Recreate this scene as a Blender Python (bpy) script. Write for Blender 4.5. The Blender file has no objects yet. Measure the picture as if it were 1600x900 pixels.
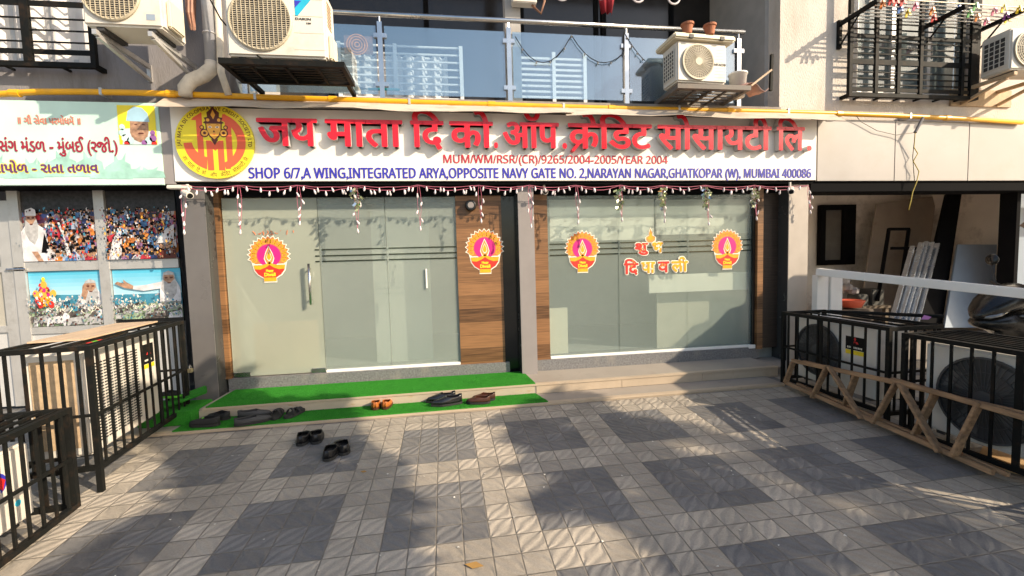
import bpy, bmesh, math, random
from mathutils import Vector, Matrix
R = random.Random(7)
sc = bpy.context.scene
COL = sc.collection
rad = math.radians
# ------------------------------------------------------------------ camera, sky, sun, exposure
EYE = 1.7214
YAW, PIT, ROL, FPX = .13806, .06384, -.02801, 666.8
cy_, sy_, cp_, sp_ = math.cos(YAW), math.sin(YAW), math.cos(PIT), math.sin(PIT)
FW = Vector((sy_ * cp_, cy_ * cp_, -sp_))
RT0 = Vector((cy_, -sy_, 0))
UP0 = RT0.cross(FW)
RT = math.cos(ROL) * RT0 + math.sin(ROL) * UP0
UP = -math.sin(ROL) * RT0 + math.cos(ROL) * UP0
cam = bpy.data.cameras.new('camera')
cam.sensor_width = 36
cam.lens = 36 * FPX / 1600
cam.clip_start = .05
cam.clip_end = 3000
co = bpy.data.objects.new('camera', cam)
COL.objects.link(co)
m3 = Matrix((RT, UP, -FW)).transposed()
co.matrix_world = Matrix.Translation((0, 0, EYE)) @ m3.to_4x4()
sc.camera = co
SUN = Vector((1.5, -1.0, .98)).normalized()
w = bpy.data.worlds.new("World")
sc.world = w
w.use_nodes = True
nt = w.node_tree
sky = nt.nodes.new('ShaderNodeTexSky')
sky.sky_type = 'NISHITA'
sky.sun_disc = False
sky.sun_elevation = math.asin(SUN.z)
sky.sun_rotation = math.atan2(SUN.x, SUN.y)
sky.air_density = 1.2
sky.dust_density = 2.0
bgn = nt.nodes['Background']
nt.links.new(sky.outputs[0], bgn.inputs[0])
bgn.inputs[1].default_value = .14
sl = bpy.data.lights.new('sun', 'SUN')
sl.energy = 4.8
sl.angle = rad(.5)
sl.color = (1, .835, .62)
so = bpy.data.objects.new('sun', sl)
COL.objects.link(so)
so.rotation_euler = (-SUN).to_track_quat('-Z', 'Y').to_euler()
so.location = SUN * 30
sc.view_settings.view_transform = 'Standard'
sc.view_settings.look = 'None'
sc.view_settings.gamma = 1
sc.view_settings.exposure = .58
sc.render.engine = 'CYCLES'
sc.cycles.max_bounces = 8
sc.cycles.transparent_max_bounces = 12
sc.cycles.use_denoising = True


# ------------------------------------------------------------------ photo rays -> points on real planes
def ray(px, py):
    return FW + (px - 800) / FPX * RT - (py - 450) / FPX * UP


def atY(px, py, Y):
    d = ray(px, py)
    return d * (Y / d.y) + Vector((0, 0, EYE))


def atZ(px, py, z):
    d = ray(px, py)
    return d * ((z - EYE) / d.z) + Vector((0, 0, EYE))


def atX(px, py, X):
    d = ray(px, py)
    return d * (X / d.x) + Vector((0, 0, EYE))


def gz(x, y):
    return -.0021 * x + .0485 * y


def atG(px, py, dz=0):
    d = ray(px, py)
    t = (EYE - dz) / (-d.z - .0021 * d.x + .0485 * d.y)
    return d * t + Vector((0, 0, EYE))


def onplane(px, py, p0, n):
    d = ray(px, py)
    e = Vector((0, 0, EYE))
    return e + d * ((p0 - e).dot(n) / d.dot(n))


# ------------------------------------------------------------------ materials
def N(nt, t, **k):
    n = nt.nodes.new(t)
    for a, b in k.items():
        setattr(n, a, b)
    return n


def mat(name, col, rough=.55, metal=0, var=.14, scale=6, bump=.08, bscale=60, spec=.5, coat=0, dirt=None, dscale=2.0, stretch=None):
    m = bpy.data.materials.new(name)
    m.use_nodes = True
    nt = m.node_tree
    b = nt.nodes['Principled BSDF']
    tc = N(nt, 'ShaderNodeTexCoord')
    src = tc.outputs['Object']
    if stretch:
        mp = N(nt, 'ShaderNodeMapping')
        mp.inputs['Scale'].default_value = stretch
        nt.links.new(src, mp.inputs[0])
        src = mp.outputs[0]
    n1 = N(nt, 'ShaderNodeTexNoise')
    n1.inputs['Scale'].default_value = scale
    n1.inputs['Detail'].default_value = 6
    nt.links.new(src, n1.inputs['Vector'])
    cr = N(nt, 'ShaderNodeValToRGB')
    lo = [c * (1 - var) for c in col]
    hi = [min(1, c * (1 + var)) for c in col]
    cr.color_ramp.elements[0].position = .3
    cr.color_ramp.elements[1].position = .7
    cr.color_ramp.elements[0].color = (*lo, 1)
    cr.color_ramp.elements[1].color = (*hi, 1)
    nt.links.new(n1.outputs[0], cr.inputs[0])
    out = cr.outputs[0]
    if dirt:
        n3 = N(nt, 'ShaderNodeTexNoise')
        n3.inputs['Scale'].default_value = dscale
        n3.inputs['Detail'].default_value = 9
        n3.inputs['Roughness'].default_value = .7
        nt.links.new(src, n3.inputs['Vector'])
        mr = N(nt, 'ShaderNodeMapRange')
        mr.inputs[1].default_value = .52
        mr.inputs[2].default_value = .75
        nt.links.new(n3.outputs[0], mr.inputs[0])
        mx = N(nt, 'ShaderNodeMix', data_type='RGBA')
        nt.links.new(mr.outputs[0], mx.inputs[0])
        nt.links.new(out, mx.inputs[6])
        mx.inputs[7].default_value = (*dirt, 1)
        out = mx.outputs[2]
    nt.links.new(out, b.inputs['Base Color'])
    b.inputs['Metallic'].default_value = metal
    b.inputs['Specular IOR Level'].default_value = spec
    if coat:
        b.inputs['Coat Weight'].default_value = coat
        b.inputs['Coat Roughness'].default_value = .06
    mr2 = N(nt, 'ShaderNodeMapRange')
    mr2.inputs[3].default_value = max(.02, rough - .1)
    mr2.inputs[4].default_value = min(1, rough + .1)
    nt.links.new(n1.outputs[0], mr2.inputs[0])
    nt.links.new(mr2.outputs[0], b.inputs['Roughness'])
    if bump:
        n2 = N(nt, 'ShaderNodeTexNoise')
        n2.inputs['Scale'].default_value = bscale
        n2.inputs['Detail'].default_value = 3
        nt.links.new(src, n2.inputs['Vector'])
        bp = N(nt, 'ShaderNodeBump')
        bp.inputs['Strength'].default_value = bump * 3
        bp.inputs['Distance'].default_value = .004
        nt.links.new(n2.outputs[0], bp.inputs['Height'])
        nt.links.new(bp.outputs[0], b.inputs['Normal'])
    return m


class M:
    pass


black = mat('black_paint', (.009, .0095, .009), .62, bump=.1, spec=.12, dirt=(.04, .024, .015), dscale=9)
blackgl = mat('black_gloss_panel', (.008, .009, .0095), .16, var=.1, bump=0)
blackmat = mat('black_matt', (.008, .008, .009), .75, spec=.03)
pillargrey = mat('grey_composite_panel', (.275, .25, .245), .35, var=.05, bump=.03, bscale=20)
pillardark = mat('dark_composite_panel', (.05, .052, .052), .25, var=.05, bump=.0)
fasciab = mat('beige_composite_panel', (.39, .365, .35), .4, var=.04, scale=1.5, bump=.02, dirt=(.36, .33, .3), dscale=1.2)
wallgrey = mat('grey_painted_plaster', (.235, .225, .235), .85, var=.1, scale=3, bump=.3, bscale=90, dirt=(.15, .135, .125), dscale=3, stretch=(1, 1, .22))
wallbeige = mat('cream_rough_plaster', (.66, .6, .54), .9, var=.07, scale=4, bump=.9, bscale=110, dirt=(.52, .45, .38), dscale=2.6, stretch=(1, 1, .25))
balcwall = mat('balcony_plaster', (.42, .4, .38), .9, var=.08, bump=.2)
dark_in = mat('dark_interior', (.02, .02, .021), .7)
doorglassdark = mat('dark_sliding_door', (.022, .02, .02), .15, bump=0)
white = mat('white_board', (.83, .79, .74), .45, var=.02, scale=2, bump=.01)
red = mat('red_acrylic', (.72, .012, .03), .3, var=.05, bump=0)
letter_side = mat('letter_return', (.5, .48, .47), .4, var=.08, bump=0)
bluetx = mat('blue_vinyl', (.035, .035, .42), .5, var=.04, bump=0)
redtx = mat('red_vinyl', (.52, .025, .045), .5, var=.04, bump=0)
yellow = mat('yellow_print', (.82, .68, .03), .45, var=.04, bump=0)
coral = mat('coral_print', (.78, .12, .05), .45, var=.04, bump=0)
maroon = mat('maroon_print', (.1, .02, .012), .5, var=.05, bump=0)
gold = mat('orange_print', (.85, .42, .06), .5, var=.06, bump=0)
skin = mat('printed_skin', (.38, .22, .14), .5, var=.4, scale=28, bump=0)
cream = mat('cream_print', (.86, .82, .7), .5, var=.05, bump=0)
steel = mat('stainless_steel', (.6, .6, .6), .25, 1, var=.08, bump=.02)
alu = mat('aluminium_frame', (.55, .54, .53), .4, .5, var=.06, bump=.03, dirt=(.4, .38, .36), dscale=4)
pipey = mat('yellow_gas_pipe', (.8, .4, .012), .38, var=.08, bump=.05, dirt=(.62, .33, .05), dscale=5)
pvc = mat('grey_pvc', (.4, .41, .45), .4, var=.08, bump=.03, dirt=(.3, .27, .24), dscale=3)
bandage = mat('wrapped_tape', (.62, .56, .47), .7, var=.15, scale=12, bump=.4, bscale=30)
acw = mat('ac_casing', (.69, .65, .585), .5, var=.04, bump=.02, dirt=(.55, .49, .41), dscale=3)
accream = mat('ac_cream', (.72, .64, .48), .5, var=.05, bump=.02)
acbeige = mat('ac_coil_panel', (.5, .36, .22), .7, var=.15, scale=20, bump=.2)
acdark = mat('ac_fan_dark', (.045, .045, .046), .6)
wire = mat('ac_guard_wire', (.48, .42, .31), .5, var=.1, bump=0)
wireb = mat('black_guard_wire', (.06, .06, .062), .5, bump=0)
stickerred = mat('sticker_red', (.65, .02, .02), .5, bump=0)
stickeryel = mat('sticker_yellow', (.85, .65, .02), .5, bump=0)
stickercyan = mat('sticker_cyan', (.02, .42, .62), .5, bump=0)
sheet = mat('weathered_tin', (.56, .48, .4), .5, var=.1, scale=4, bump=.25, bscale=14, dirt=(.36, .27, .2), dscale=3, stretch=(1, 3, 3))
riserm = mat('riser_stone', (.46, .37, .275), .45, var=.08, scale=4, bump=.05, dirt=(.38, .29, .2), dscale=4)
tan = mat('tan_stone', (.335, .295, .255), .5, var=.08, scale=5, bump=.08, dirt=(.26, .22, .18), dscale=2.5)
tanstain = mat('stained_riser', (.46, .385, .3), .5, var=.1, scale=5, bump=.1, dirt=(.34, .19, .06), dscale=5, stretch=(1, 1, 3))
granite = mat('grey_granite', (.17, .17, .175), .5, var=.35, scale=50, bump=.35, bscale=70, dirt=(.26, .24, .215), dscale=5)
turf = mat('green_turf', (.05, .32, .035), .95, var=.35, scale=160, bump=1.0, bscale=420, spec=.1, dirt=(.035, .24, .03), dscale=6)
rope_pink = mat('pink_cord', (.5, .13, .2), .6, bump=0)
bulbm = mat('bulb_plastic', (.68, .62, .64), .25, var=.1, bump=0)
tinsel = mat('tinsel', (.55, .6, .35), .3, .5, var=.6, scale=60, bump=0)
wood = mat('timber', (.34, .2, .105), .75, var=.4, scale=9, bump=.4, bscale=30, dirt=(.38, .25, .15), dscale=5, stretch=(4, .6, 4))
ply = mat('plywood', (.55, .4, .27), .75, var=.15, scale=3, bump=.1, stretch=(1, 5, 1))
curt = mat('white_curtain', (.75, .72, .7), .9, var=.06, bump=.05)
clay = mat('terracotta', (.38, .14, .07), .8, bump=.15)
bucket = mat('white_bucket', (.7, .7, .68), .5, bump=0)
leatherk = mat('black_leather', (.012, .012, .013), .35, var=.3, bump=.15, bscale=150)
leatherm = mat('matt_black_fabric', (.016, .016, .018), .8, var=.3, bump=.4, bscale=200)
leathers = mat('polished_leather', (.01, .01, .012), .16, bump=.03, coat=.4)
leatherg = mat('grey_black_suede', (.05, .05, .052), .85, var=.25, bump=.4, bscale=200)
leatherb = mat('tan_leather', (.36, .105, .02), .42, var=.2, bump=.15)
leatherd = mat('dark_brown_leather', (.06, .02, .012), .42, var=.3, bump=.15)
insolem = mat('insole', (.02, .017, .015), .9)
insoleb = mat('insole_brown', (.16, .06, .03), .9)
solem = mat('rubber_sole', (.018, .018, .018), .8)
lime = mat('lime_accent', (.12, .5, .03), .7, bump=0)
orange_tx = mat('orange_ink', (.6, .16, .05), .6, var=.2, bump=0)
pinkp = mat('magenta_print', (.68, .015, .22), .5, var=.08, scale=3, bump=0)
redp = mat('red_print', (.68, .03, .02), .5, var=.08, bump=0)
yelp = mat('yellow_sticker_print', (.8, .4, .012), .5, var=.1, scale=20, bump=0)
orap = mat('orange_rosette_print', (.8, .3, .06), .5, var=.2, scale=40, bump=0)
drum = mat('black_tank', (.025, .028, .032), .6)
leafm = mat('leaf', (.05, .085, .025), .6, var=.4, bump=.1)
bark = mat('bark', (.13, .09, .06), .9, var=.3, bump=.6, bscale=20)
rust = mat('rusty_sheet', (.3, .2, .14), .8, var=.3, bump=.2)
intwall = mat('room_plaster', (.84, .77, .7), .9, var=.08, scale=2, bump=.1, dirt=(.3, .25, .21), dscale=1.3)
bluepanel = mat('blue_grey_board', (.27, .33, .41), .45, var=.05, bump=0)
profile = mat('aluminium_profile', (.55, .62, .72), .25, .8, var=.1, bump=0)
boardp = mat('marked_board', (.37, .31, .26), .8, var=.12, scale=3, bump=.05, dirt=(.27, .22, .18), dscale=3)
whitep = mat('white_powdercoat', (.88, .86, .83), .35, var=.03, bump=.02)
tubred = mat('red_tub', (.5, .09, .05), .5)
scootb = mat('scooter_black', (.012, .011, .01), .28, coat=.15, bump=0)
chrome = mat('chrome', (.7, .7, .7), .08, 1, bump=0)
lens = mat('headlamp_lens', (.25, .25, .25), .05, .3, bump=0, coat=1)
mosaic = mat('printed_mat', (.2, .1, .07), .7, var=.5, scale=30, bump=0)
pale = mat('pale_partition', (.78, .76, .68), .6, var=.04, bump=0)
greyp = mat('grey_partition', (.33, .35, .34), .6, var=.06, bump=0)
skyp = mat('print_sky', (.13, .5, .72), .4, var=.25, scale=2, bump=0)
robe = mat('print_white_robe', (.66, .65, .68), .4, var=.3, scale=9, bump=0)
beard = mat('print_grey_beard', (.42, .42, .43), .4, var=.25, scale=30, bump=0)
seap = mat('print_sea', (.05, .24, .36), .4, var=.3, scale=12, bump=0)
grassp = mat('print_pasture', (.25, .34, .22), .4, var=.5, scale=10, bump=0)
cattle = mat('print_cattle', (.3, .3, .33), .4, var=.8, scale=22, bump=0)
mintp = mat('mint_print', (.55, .76, .68), .45, var=.08, scale=2.5, bump=0)
mintd = mat('mint_print_dark', (.36, .63, .55), .45, var=.25, scale=7, bump=0)
gujr = mat('maroon_text', (.33, .015, .04), .5, var=.05, bump=0)
gujo = mat('orange_text', (.62, .2, .14), .5, bump=0)
gujp = mat('purple_text', (.12, .03, .16), .5, bump=0)
litter = mat('paper_scrap', (.7, .68, .62), .8, bump=0)
dryleaf = mat('dry_leaf', (.4, .22, .06), .8, bump=0)


def crowd_mat():
    m = bpy.data.materials.new('print_crowd')
    m.use_nodes = True
    nt = m.node_tree
    b = nt.nodes['Principled BSDF']
    tc = N(nt, 'ShaderNodeTexCoord')
    no = N(nt, 'ShaderNodeTexNoise')
    no.inputs['Scale'].default_value = 9
    ad = N(nt, 'ShaderNodeMix', data_type='RGBA')
    ad.inputs[0].default_value = .1
    nt.links.new(tc.outputs['Object'], no.inputs['Vector'])
    nt.links.new(tc.outputs['Object'], ad.inputs[6])
    nt.links.new(no.outputs['Color'], ad.inputs[7])
    v = N(nt, 'ShaderNodeTexVoronoi')
    v.inputs['Scale'].default_value = 17
    nt.links.new(ad.outputs[2], v.inputs['Vector'])
    sp = N(nt, 'ShaderNodeSeparateColor')
    nt.links.new(v.outputs['Color'], sp.inputs[0])
    cr = N(nt, 'ShaderNodeValToRGB')
    cr.color_ramp.interpolation = 'CONSTANT'
    cols = [(.03, .03, .05), (.5, .48, .5), (.06, .1, .3), (.25, .12, .09), (.4, .04, .05), (.02, .02, .03), (.45, .16, .05), (.1, .2, .4), (.3, .28, .32), (.14, .05, .12), (.65, .6, .6)]
    e = cr.color_ramp.elements
    while len(e) < len(cols):
        e.new(.5)
    for i, c in enumerate(cols):
        e[i].position = i / len(cols)
        e[i].color = (*c, 1)
    nt.links.new(sp.outputs[0], cr.inputs[0])
    n2 = N(nt, 'ShaderNodeTexNoise')
    n2.inputs['Scale'].default_value = 40
    nt.links.new(tc.outputs['Object'], n2.inputs['Vector'])
    mx = N(nt, 'ShaderNodeMix', data_type='RGBA', blend_type='MULTIPLY')
    mx.inputs[0].default_value = .8
    nt.links.new(cr.outputs[0], mx.inputs[6])
    nt.links.new(n2.outputs['Color'], mx.inputs[7])
    g = N(nt, 'ShaderNodeMix', data_type='RGBA', blend_type='ADD')
    g.inputs[0].default_value = .4
    nt.links.new(mx.outputs[2], g.inputs[6])
    nt.links.new(cr.outputs[0], g.inputs[7])
    nt.links.new(g.outputs[2], b.inputs['Base Color'])
    b.inputs['Roughness'].default_value = .4
    return m


crowd = crowd_mat()


def tile_mat():
    m = bpy.data.materials.new('embossed_pavers')
    m.use_nodes = True
    nt = m.node_tree
    L = nt.links.new
    b = nt.nodes['Principled BSDF']
    tc = N(nt, 'ShaderNodeTexCoord')
    mp = N(nt, 'ShaderNodeMapping')
    mp.vector_type = 'TEXTURE'
    T = .155
    mp.inputs['Location'].default_value = (-3.154 * T, 25.33 * T, 0)
    mp.inputs['Rotation'].default_value = (0, 0, .0201)
    mp.inputs['Scale'].default_value = (T, T, T)
    L(tc.outputs['Object'], mp.inputs[0])
    sx = N(nt, 'ShaderNodeSeparateXYZ')
    L(mp.outputs[0], sx.inputs[0])

    def ma(op, a, b_=None, c=None):
        n = N(nt, 'ShaderNodeMath', operation=op)
        for i, v in enumerate((a, b_, c)):
            if v is None:
                continue
            if isinstance(v, (int, float)):
                n.inputs[i].default_value = v
            else:
                L(v, n.inputs[i])
        return n.outputs[0]
    u = sx.outputs[0]
    v = ma('MULTIPLY', sx.outputs[1], -1)
    u6 = ma('FLOORED_MODULO', u, 6)
    v6 = ma('FLOORED_MODULO', v, 6)
    dk = ma('MULTIPLY', ma('LESS_THAN', u6, 4), ma('LESS_THAN', v6, 4))
    fu = ma('FRACT', u)
    fv = ma('FRACT', v)
    # joints: groove between tiles, lighter groove inside the 2x2 paver
    du = ma('ABSOLUTE', ma('SUBTRACT', fu, .5))
    dv = ma('ABSOLUTE', ma('SUBTRACT', fv, .5))
    edge = ma('MAXIMUM', du, dv)
    nj = N(nt, 'ShaderNodeTexNoise')
    nj.inputs['Scale'].default_value = 3
    L(mp.outputs[0], nj.inputs['Vector'])
    joint = N(nt, 'ShaderNodeMapRange')
    joint.inputs[1].default_value = .468
    joint.inputs[2].default_value = .486
    L(edge, joint.inputs[0])
    # per-tile random
    cu = ma('FLOOR', u)
    cv = ma('FLOOR', v)
    cx = N(nt, 'ShaderNodeCombineXYZ')
    L(cu, cx.inputs[0])
    L(cv, cx.inputs[1])
    wn = N(nt, 'ShaderNodeTexWhiteNoise', noise_dimensions='2D')
    L(cx.outputs[0], wn.inputs['Vector'])
    # leaf relief: rotate tile coords by random quarter turn through swapping, warp, bands
    hf = ma('GREATER_THAN', wn.outputs[0], .5)
    a = ma('ADD', ma('MULTIPLY', fu, hf), ma('MULTIPLY', ma('SUBTRACT', 1, fu), ma('SUBTRACT', 1, hf)))
    nw = N(nt, 'ShaderNodeTexNoise')
    nw.inputs['Scale'].default_value = 1.6
    L(mp.outputs[0], nw.inputs['Vector'])
    p = ma('ADD', a, fv)
    q = ma('SUBTRACT', a, fv)
    wob = ma('MULTIPLY', ma('SUBTRACT', nw.outputs[0], .5), .45)
    pp_ = ma('ADD', ma('SUBTRACT', p, 1), wob)
    den = ma('MAXIMUM', ma('SUBTRACT', 1.08, ma('MULTIPLY', q, q)), .12)
    rr_ = ma('DIVIDE', ma('ABSOLUTE', pp_), den)
    band = ma('SINE', ma('ADD', ma('MULTIPLY', ma('MINIMUM', rr_, 1.6), 12.0), 1.2))
    h = ma('MULTIPLY', band, .6)
    h = ma('MULTIPLY', h, ma('SUBTRACT', 1, joint.outputs[0]))
    h = ma('SUBTRACT', h, ma('MULTIPLY', joint.outputs[0], 1.2))
    nf = N(nt, 'ShaderNodeTexNoise')
    nf.inputs['Scale'].default_value = 18
    nf.inputs['Detail'].default_value = 5
    L(mp.outputs[0], nf.inputs['Vector'])
    h = ma('ADD', h, ma('MULTIPLY', nf.outputs[0], .3))
    bp = N(nt, 'ShaderNodeBump')
    bp.inputs['Strength'].default_value = .8
    bp.inputs['Distance'].default_value = .0036
    L(h, bp.inputs['Height'])
    L(bp.outputs[0], b.inputs['Normal'])
    # colours
    nl = N(nt, 'ShaderNodeTexNoise')
    nl.inputs['Scale'].default_value = .35
    nl.inputs['Detail'].default_value = 8
    nl.inputs['Roughness'].default_value = .65
    L(mp.outputs[0], nl.inputs['Vector'])
    lightc = N(nt, 'ShaderNodeValToRGB')
    lightc.color_ramp.elements[0].position = .3
    lightc.color_ramp.elements[1].position = .72
    lightc.color_ramp.elements[0].color = (.275, .245, .205, 1)
    lightc.color_ramp.elements[1].color = (.46, .405, .335, 1)
    L(nl.outputs[0], lightc.inputs[0])
    darkc = N(nt, 'ShaderNodeValToRGB')
    darkc.color_ramp.elements[0].position = .3
    darkc.color_ramp.elements[1].position = .75
    darkc.color_ramp.elements[0].color = (.115, .116, .122, 1)
    darkc.color_ramp.elements[1].color = (.205, .198, .19, 1)
    L(nl.outputs[0], darkc.inputs[0])
    mx = N(nt, 'ShaderNodeMix', data_type='RGBA')
    L(dk, mx.inputs[0])
    L(lightc.outputs[0], mx.inputs[6])
    L(darkc.outputs[0], mx.inputs[7])
    tv = ma('ADD', .84, ma('MULTIPLY', wn.outputs[0], .32))
    tv = ma('MULTIPLY', tv, ma('ADD', .72, ma('MULTIPLY', nf.outputs[0], .55)))
    mul = N(nt, 'ShaderNodeMix', data_type='RGBA', blend_type='MULTIPLY')
    mul.inputs[0].default_value = 1
    L(mx.outputs[2], mul.inputs[6])
    cc = N(nt, 'ShaderNodeCombineXYZ')
    for i in range(3):
        L(tv, cc.inputs[i])
    L(cc.outputs[0], mul.inputs[7])
    # worn dusty patches and darker stains of their own shape
    ns = N(nt, 'ShaderNodeTexNoise')
    ns.inputs['Scale'].default_value = .9
    ns.inputs['Detail'].default_value = 10
    ns.inputs['Roughness'].default_value = .75
    L(mp.outputs[0], ns.inputs['Vector'])
    ds = N(nt, 'ShaderNodeMapRange')
    ds.inputs[1].default_value = .5
    ds.inputs[2].default_value = .72
    ds.inputs[4].default_value = .55
    L(ns.outputs[0], ds.inputs[0])
    dm = N(nt, 'ShaderNodeMix', data_type='RGBA')
    L(ds.outputs[0], dm.inputs[0])
    L(mul.outputs[2], dm.inputs[6])
    dm.inputs[7].default_value = (.27, .245, .215, 1)
    mul = dm
    # joint colour: dusty on dark pavers, dark on pale ones
    jr = N(nt, 'ShaderNodeMix', data_type='RGBA')
    L(nj.outputs[0], jr.inputs[0])
    jr.inputs[6].default_value = (.05, .045, .04, 1)
    jr.inputs[7].default_value = (.27, .24, .2, 1)
    fin = N(nt, 'ShaderNodeMix', data_type='RGBA')
    L(ma('MULTIPLY', joint.outputs[0], .92), fin.inputs[0])
    L(mul.outputs[2], fin.inputs[6])
    L(jr.outputs[2], fin.inputs[7])
    L(fin.outputs[2], b.inputs['Base Color'])
    b.inputs['Roughness'].default_value = .62
    return m


def wood_mat():
    m = bpy.data.materials.new('wood_laminate')
    m.use_nodes = True
    nt = m.node_tree
    L = nt.links.new
    b = nt.nodes['Principled BSDF']
    tc = N(nt, 'ShaderNodeTexCoord')
    sx = N(nt, 'ShaderNodeSeparateXYZ')
    L(tc.outputs['Object'], sx.inputs[0])
    mm = N(nt, 'ShaderNodeMath', operation='MULTIPLY')
    L(sx.outputs[2], mm.inputs[0])
    mm.inputs[1].default_value = 6.2
    fl = N(nt, 'ShaderNodeMath', operation='FLOOR')
    L(mm.outputs[0], fl.inputs[0])
    wn = N(nt, 'ShaderNodeTexWhiteNoise', noise_dimensions='1D')
    L(fl.outputs[0], wn.inputs['W'])
    mp = N(nt, 'ShaderNodeMapping')
    mp.inputs['Scale'].default_value = (1.4, 1, 42)
    L(tc.outputs['Object'], mp.inputs[0])
    n = N(nt, 'ShaderNodeTexNoise')
    n.inputs['Scale'].default_value = 2
    n.inputs['Detail'].default_value = 7
    n.inputs['Distortion'].default_value = .6
    L(mp.outputs[0], n.inputs['Vector'])
    ad = N(nt, 'ShaderNodeMath', operation='MULTIPLY_ADD')
    L(wn.outputs[0], ad.inputs[0])
    ad.inputs[1].default_value = .42
    L(n.outputs[0], ad.inputs[2])
    cr = N(nt, 'ShaderNodeValToRGB')
    e = cr.color_ramp.elements
    e[0].position = .35
    e[0].color = (.055, .025, .01, 1)
    e[1].position = .95
    e[1].color = (.30, .15, .065, 1)
    L(ad.outputs[0], cr.inputs[0])
    fr = N(nt, 'ShaderNodeMath', operation='FRACT')
    L(mm.outputs[0], fr.inputs[0])
    lt = N(nt, 'ShaderNodeMath', operation='LESS_THAN')
    L(fr.outputs[0], lt.inputs[0])
    lt.inputs[1].default_value = .03
    mx = N(nt, 'ShaderNodeMix', data_type='RGBA')
    L(lt.outputs[0], mx.inputs[0])
    L(cr.outputs[0], mx.inputs[6])
    mx.inputs[7].default_value = (.1, .05, .025, 1)
    L(mx.outputs[2], b.inputs['Base Color'])
    b.inputs['Roughness'].default_value = .42
    return m


def glass_mat(name, diff, fac_t, gloss_mix, tint, rough=.08):
    """sheet glass: partly see-through film + diffuse frosting + clear reflection on top"""
    m = bpy.data.materials.new(name)
    m.use_nodes = True
    nt = m.node_tree
    L = nt.links.new
    nt.nodes.remove(nt.nodes['Principled BSDF'])
    out = nt.nodes['Material Output']
    tr = N(nt, 'ShaderNodeBsdfTransparent')
    tr.inputs[0].default_value = (*tint, 1)
    df = N(nt, 'ShaderNodeBsdfDiffuse')
    tc = N(nt, 'ShaderNodeTexCoord')
    no = N(nt, 'ShaderNodeTexNoise')
    no.inputs['Scale'].default_value = 1.6
    no.inputs['Detail'].default_value = 6
    L(tc.outputs['Object'], no.inputs['Vector'])
    cr = N(nt, 'ShaderNodeValToRGB')
    cr.color_ramp.elements[0].color = (*[c * .9 for c in diff], 1)
    cr.color_ramp.elements[1].color = (*[c * 1.1 for c in diff], 1)
    L(no.outputs[0], cr.inputs[0])
    L(cr.outputs[0], df.inputs[0])
    gl = N(nt, 'ShaderNodeBsdfGlossy')
    gl.inputs['Roughness'].default_value = rough
    a = N(nt, 'ShaderNodeMixShader')
    a.inputs[0].default_value = fac_t
    L(df.outputs[0], a.inputs[1])
    L(tr.outputs[0], a.inputs[2])
    lw_ = N(nt, 'ShaderNodeLayerWeight')
    lw_.inputs[0].default_value = .5
    pw5 = N(nt, 'ShaderNodeMath', operation='POWER')
    L(lw_.outputs['Facing'], pw5.inputs[0])
    pw5.inputs[1].default_value = 5
    ad = N(nt, 'ShaderNodeMath', operation='MULTIPLY_ADD')
    ad.inputs[1].default_value = .8
    ad.inputs[2].default_value = gloss_mix + .03
    ad.use_clamp = True
    L(pw5.outputs[0], ad.inputs[0])
    bmx = N(nt, 'ShaderNodeMixShader')
    L(ad.outputs[0], bmx.inputs[0])
    L(a.outputs[0], bmx.inputs[1])
    L(gl.outputs[0], bmx.inputs[2])
    L(bmx.outputs[0], out.inputs[0])
    return m


tiles = tile_mat()
woodlam = wood_mat()
frost = glass_mat('frosted_glass', (.5, .59, .55), .8, .015, (.95, .98, .97), .15)
frostdoor = glass_mat('frosted_door_glass', (.56, .6, .51), .58, .015, (.95, .96, .93), .15)
frost2 = glass_mat('frosted_fixed_glass', (.5, .565, .52), .7, .015, (.95, .97, .96), .15)
clearst = glass_mat('clear_stripe_glass', (.03, .04, .035), .6, .03, (.5, .6, .55), .03)
balglass = glass_mat('balcony_glass', (.2, .36, .54), .86, .22, (.82, .93, 1), .02)  # blue diffuse colour stands in for the reflected sky
winglass = glass_mat('window_glass', (.1, .12, .14), .75, .05, (.9, .95, .95), .02)


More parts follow.
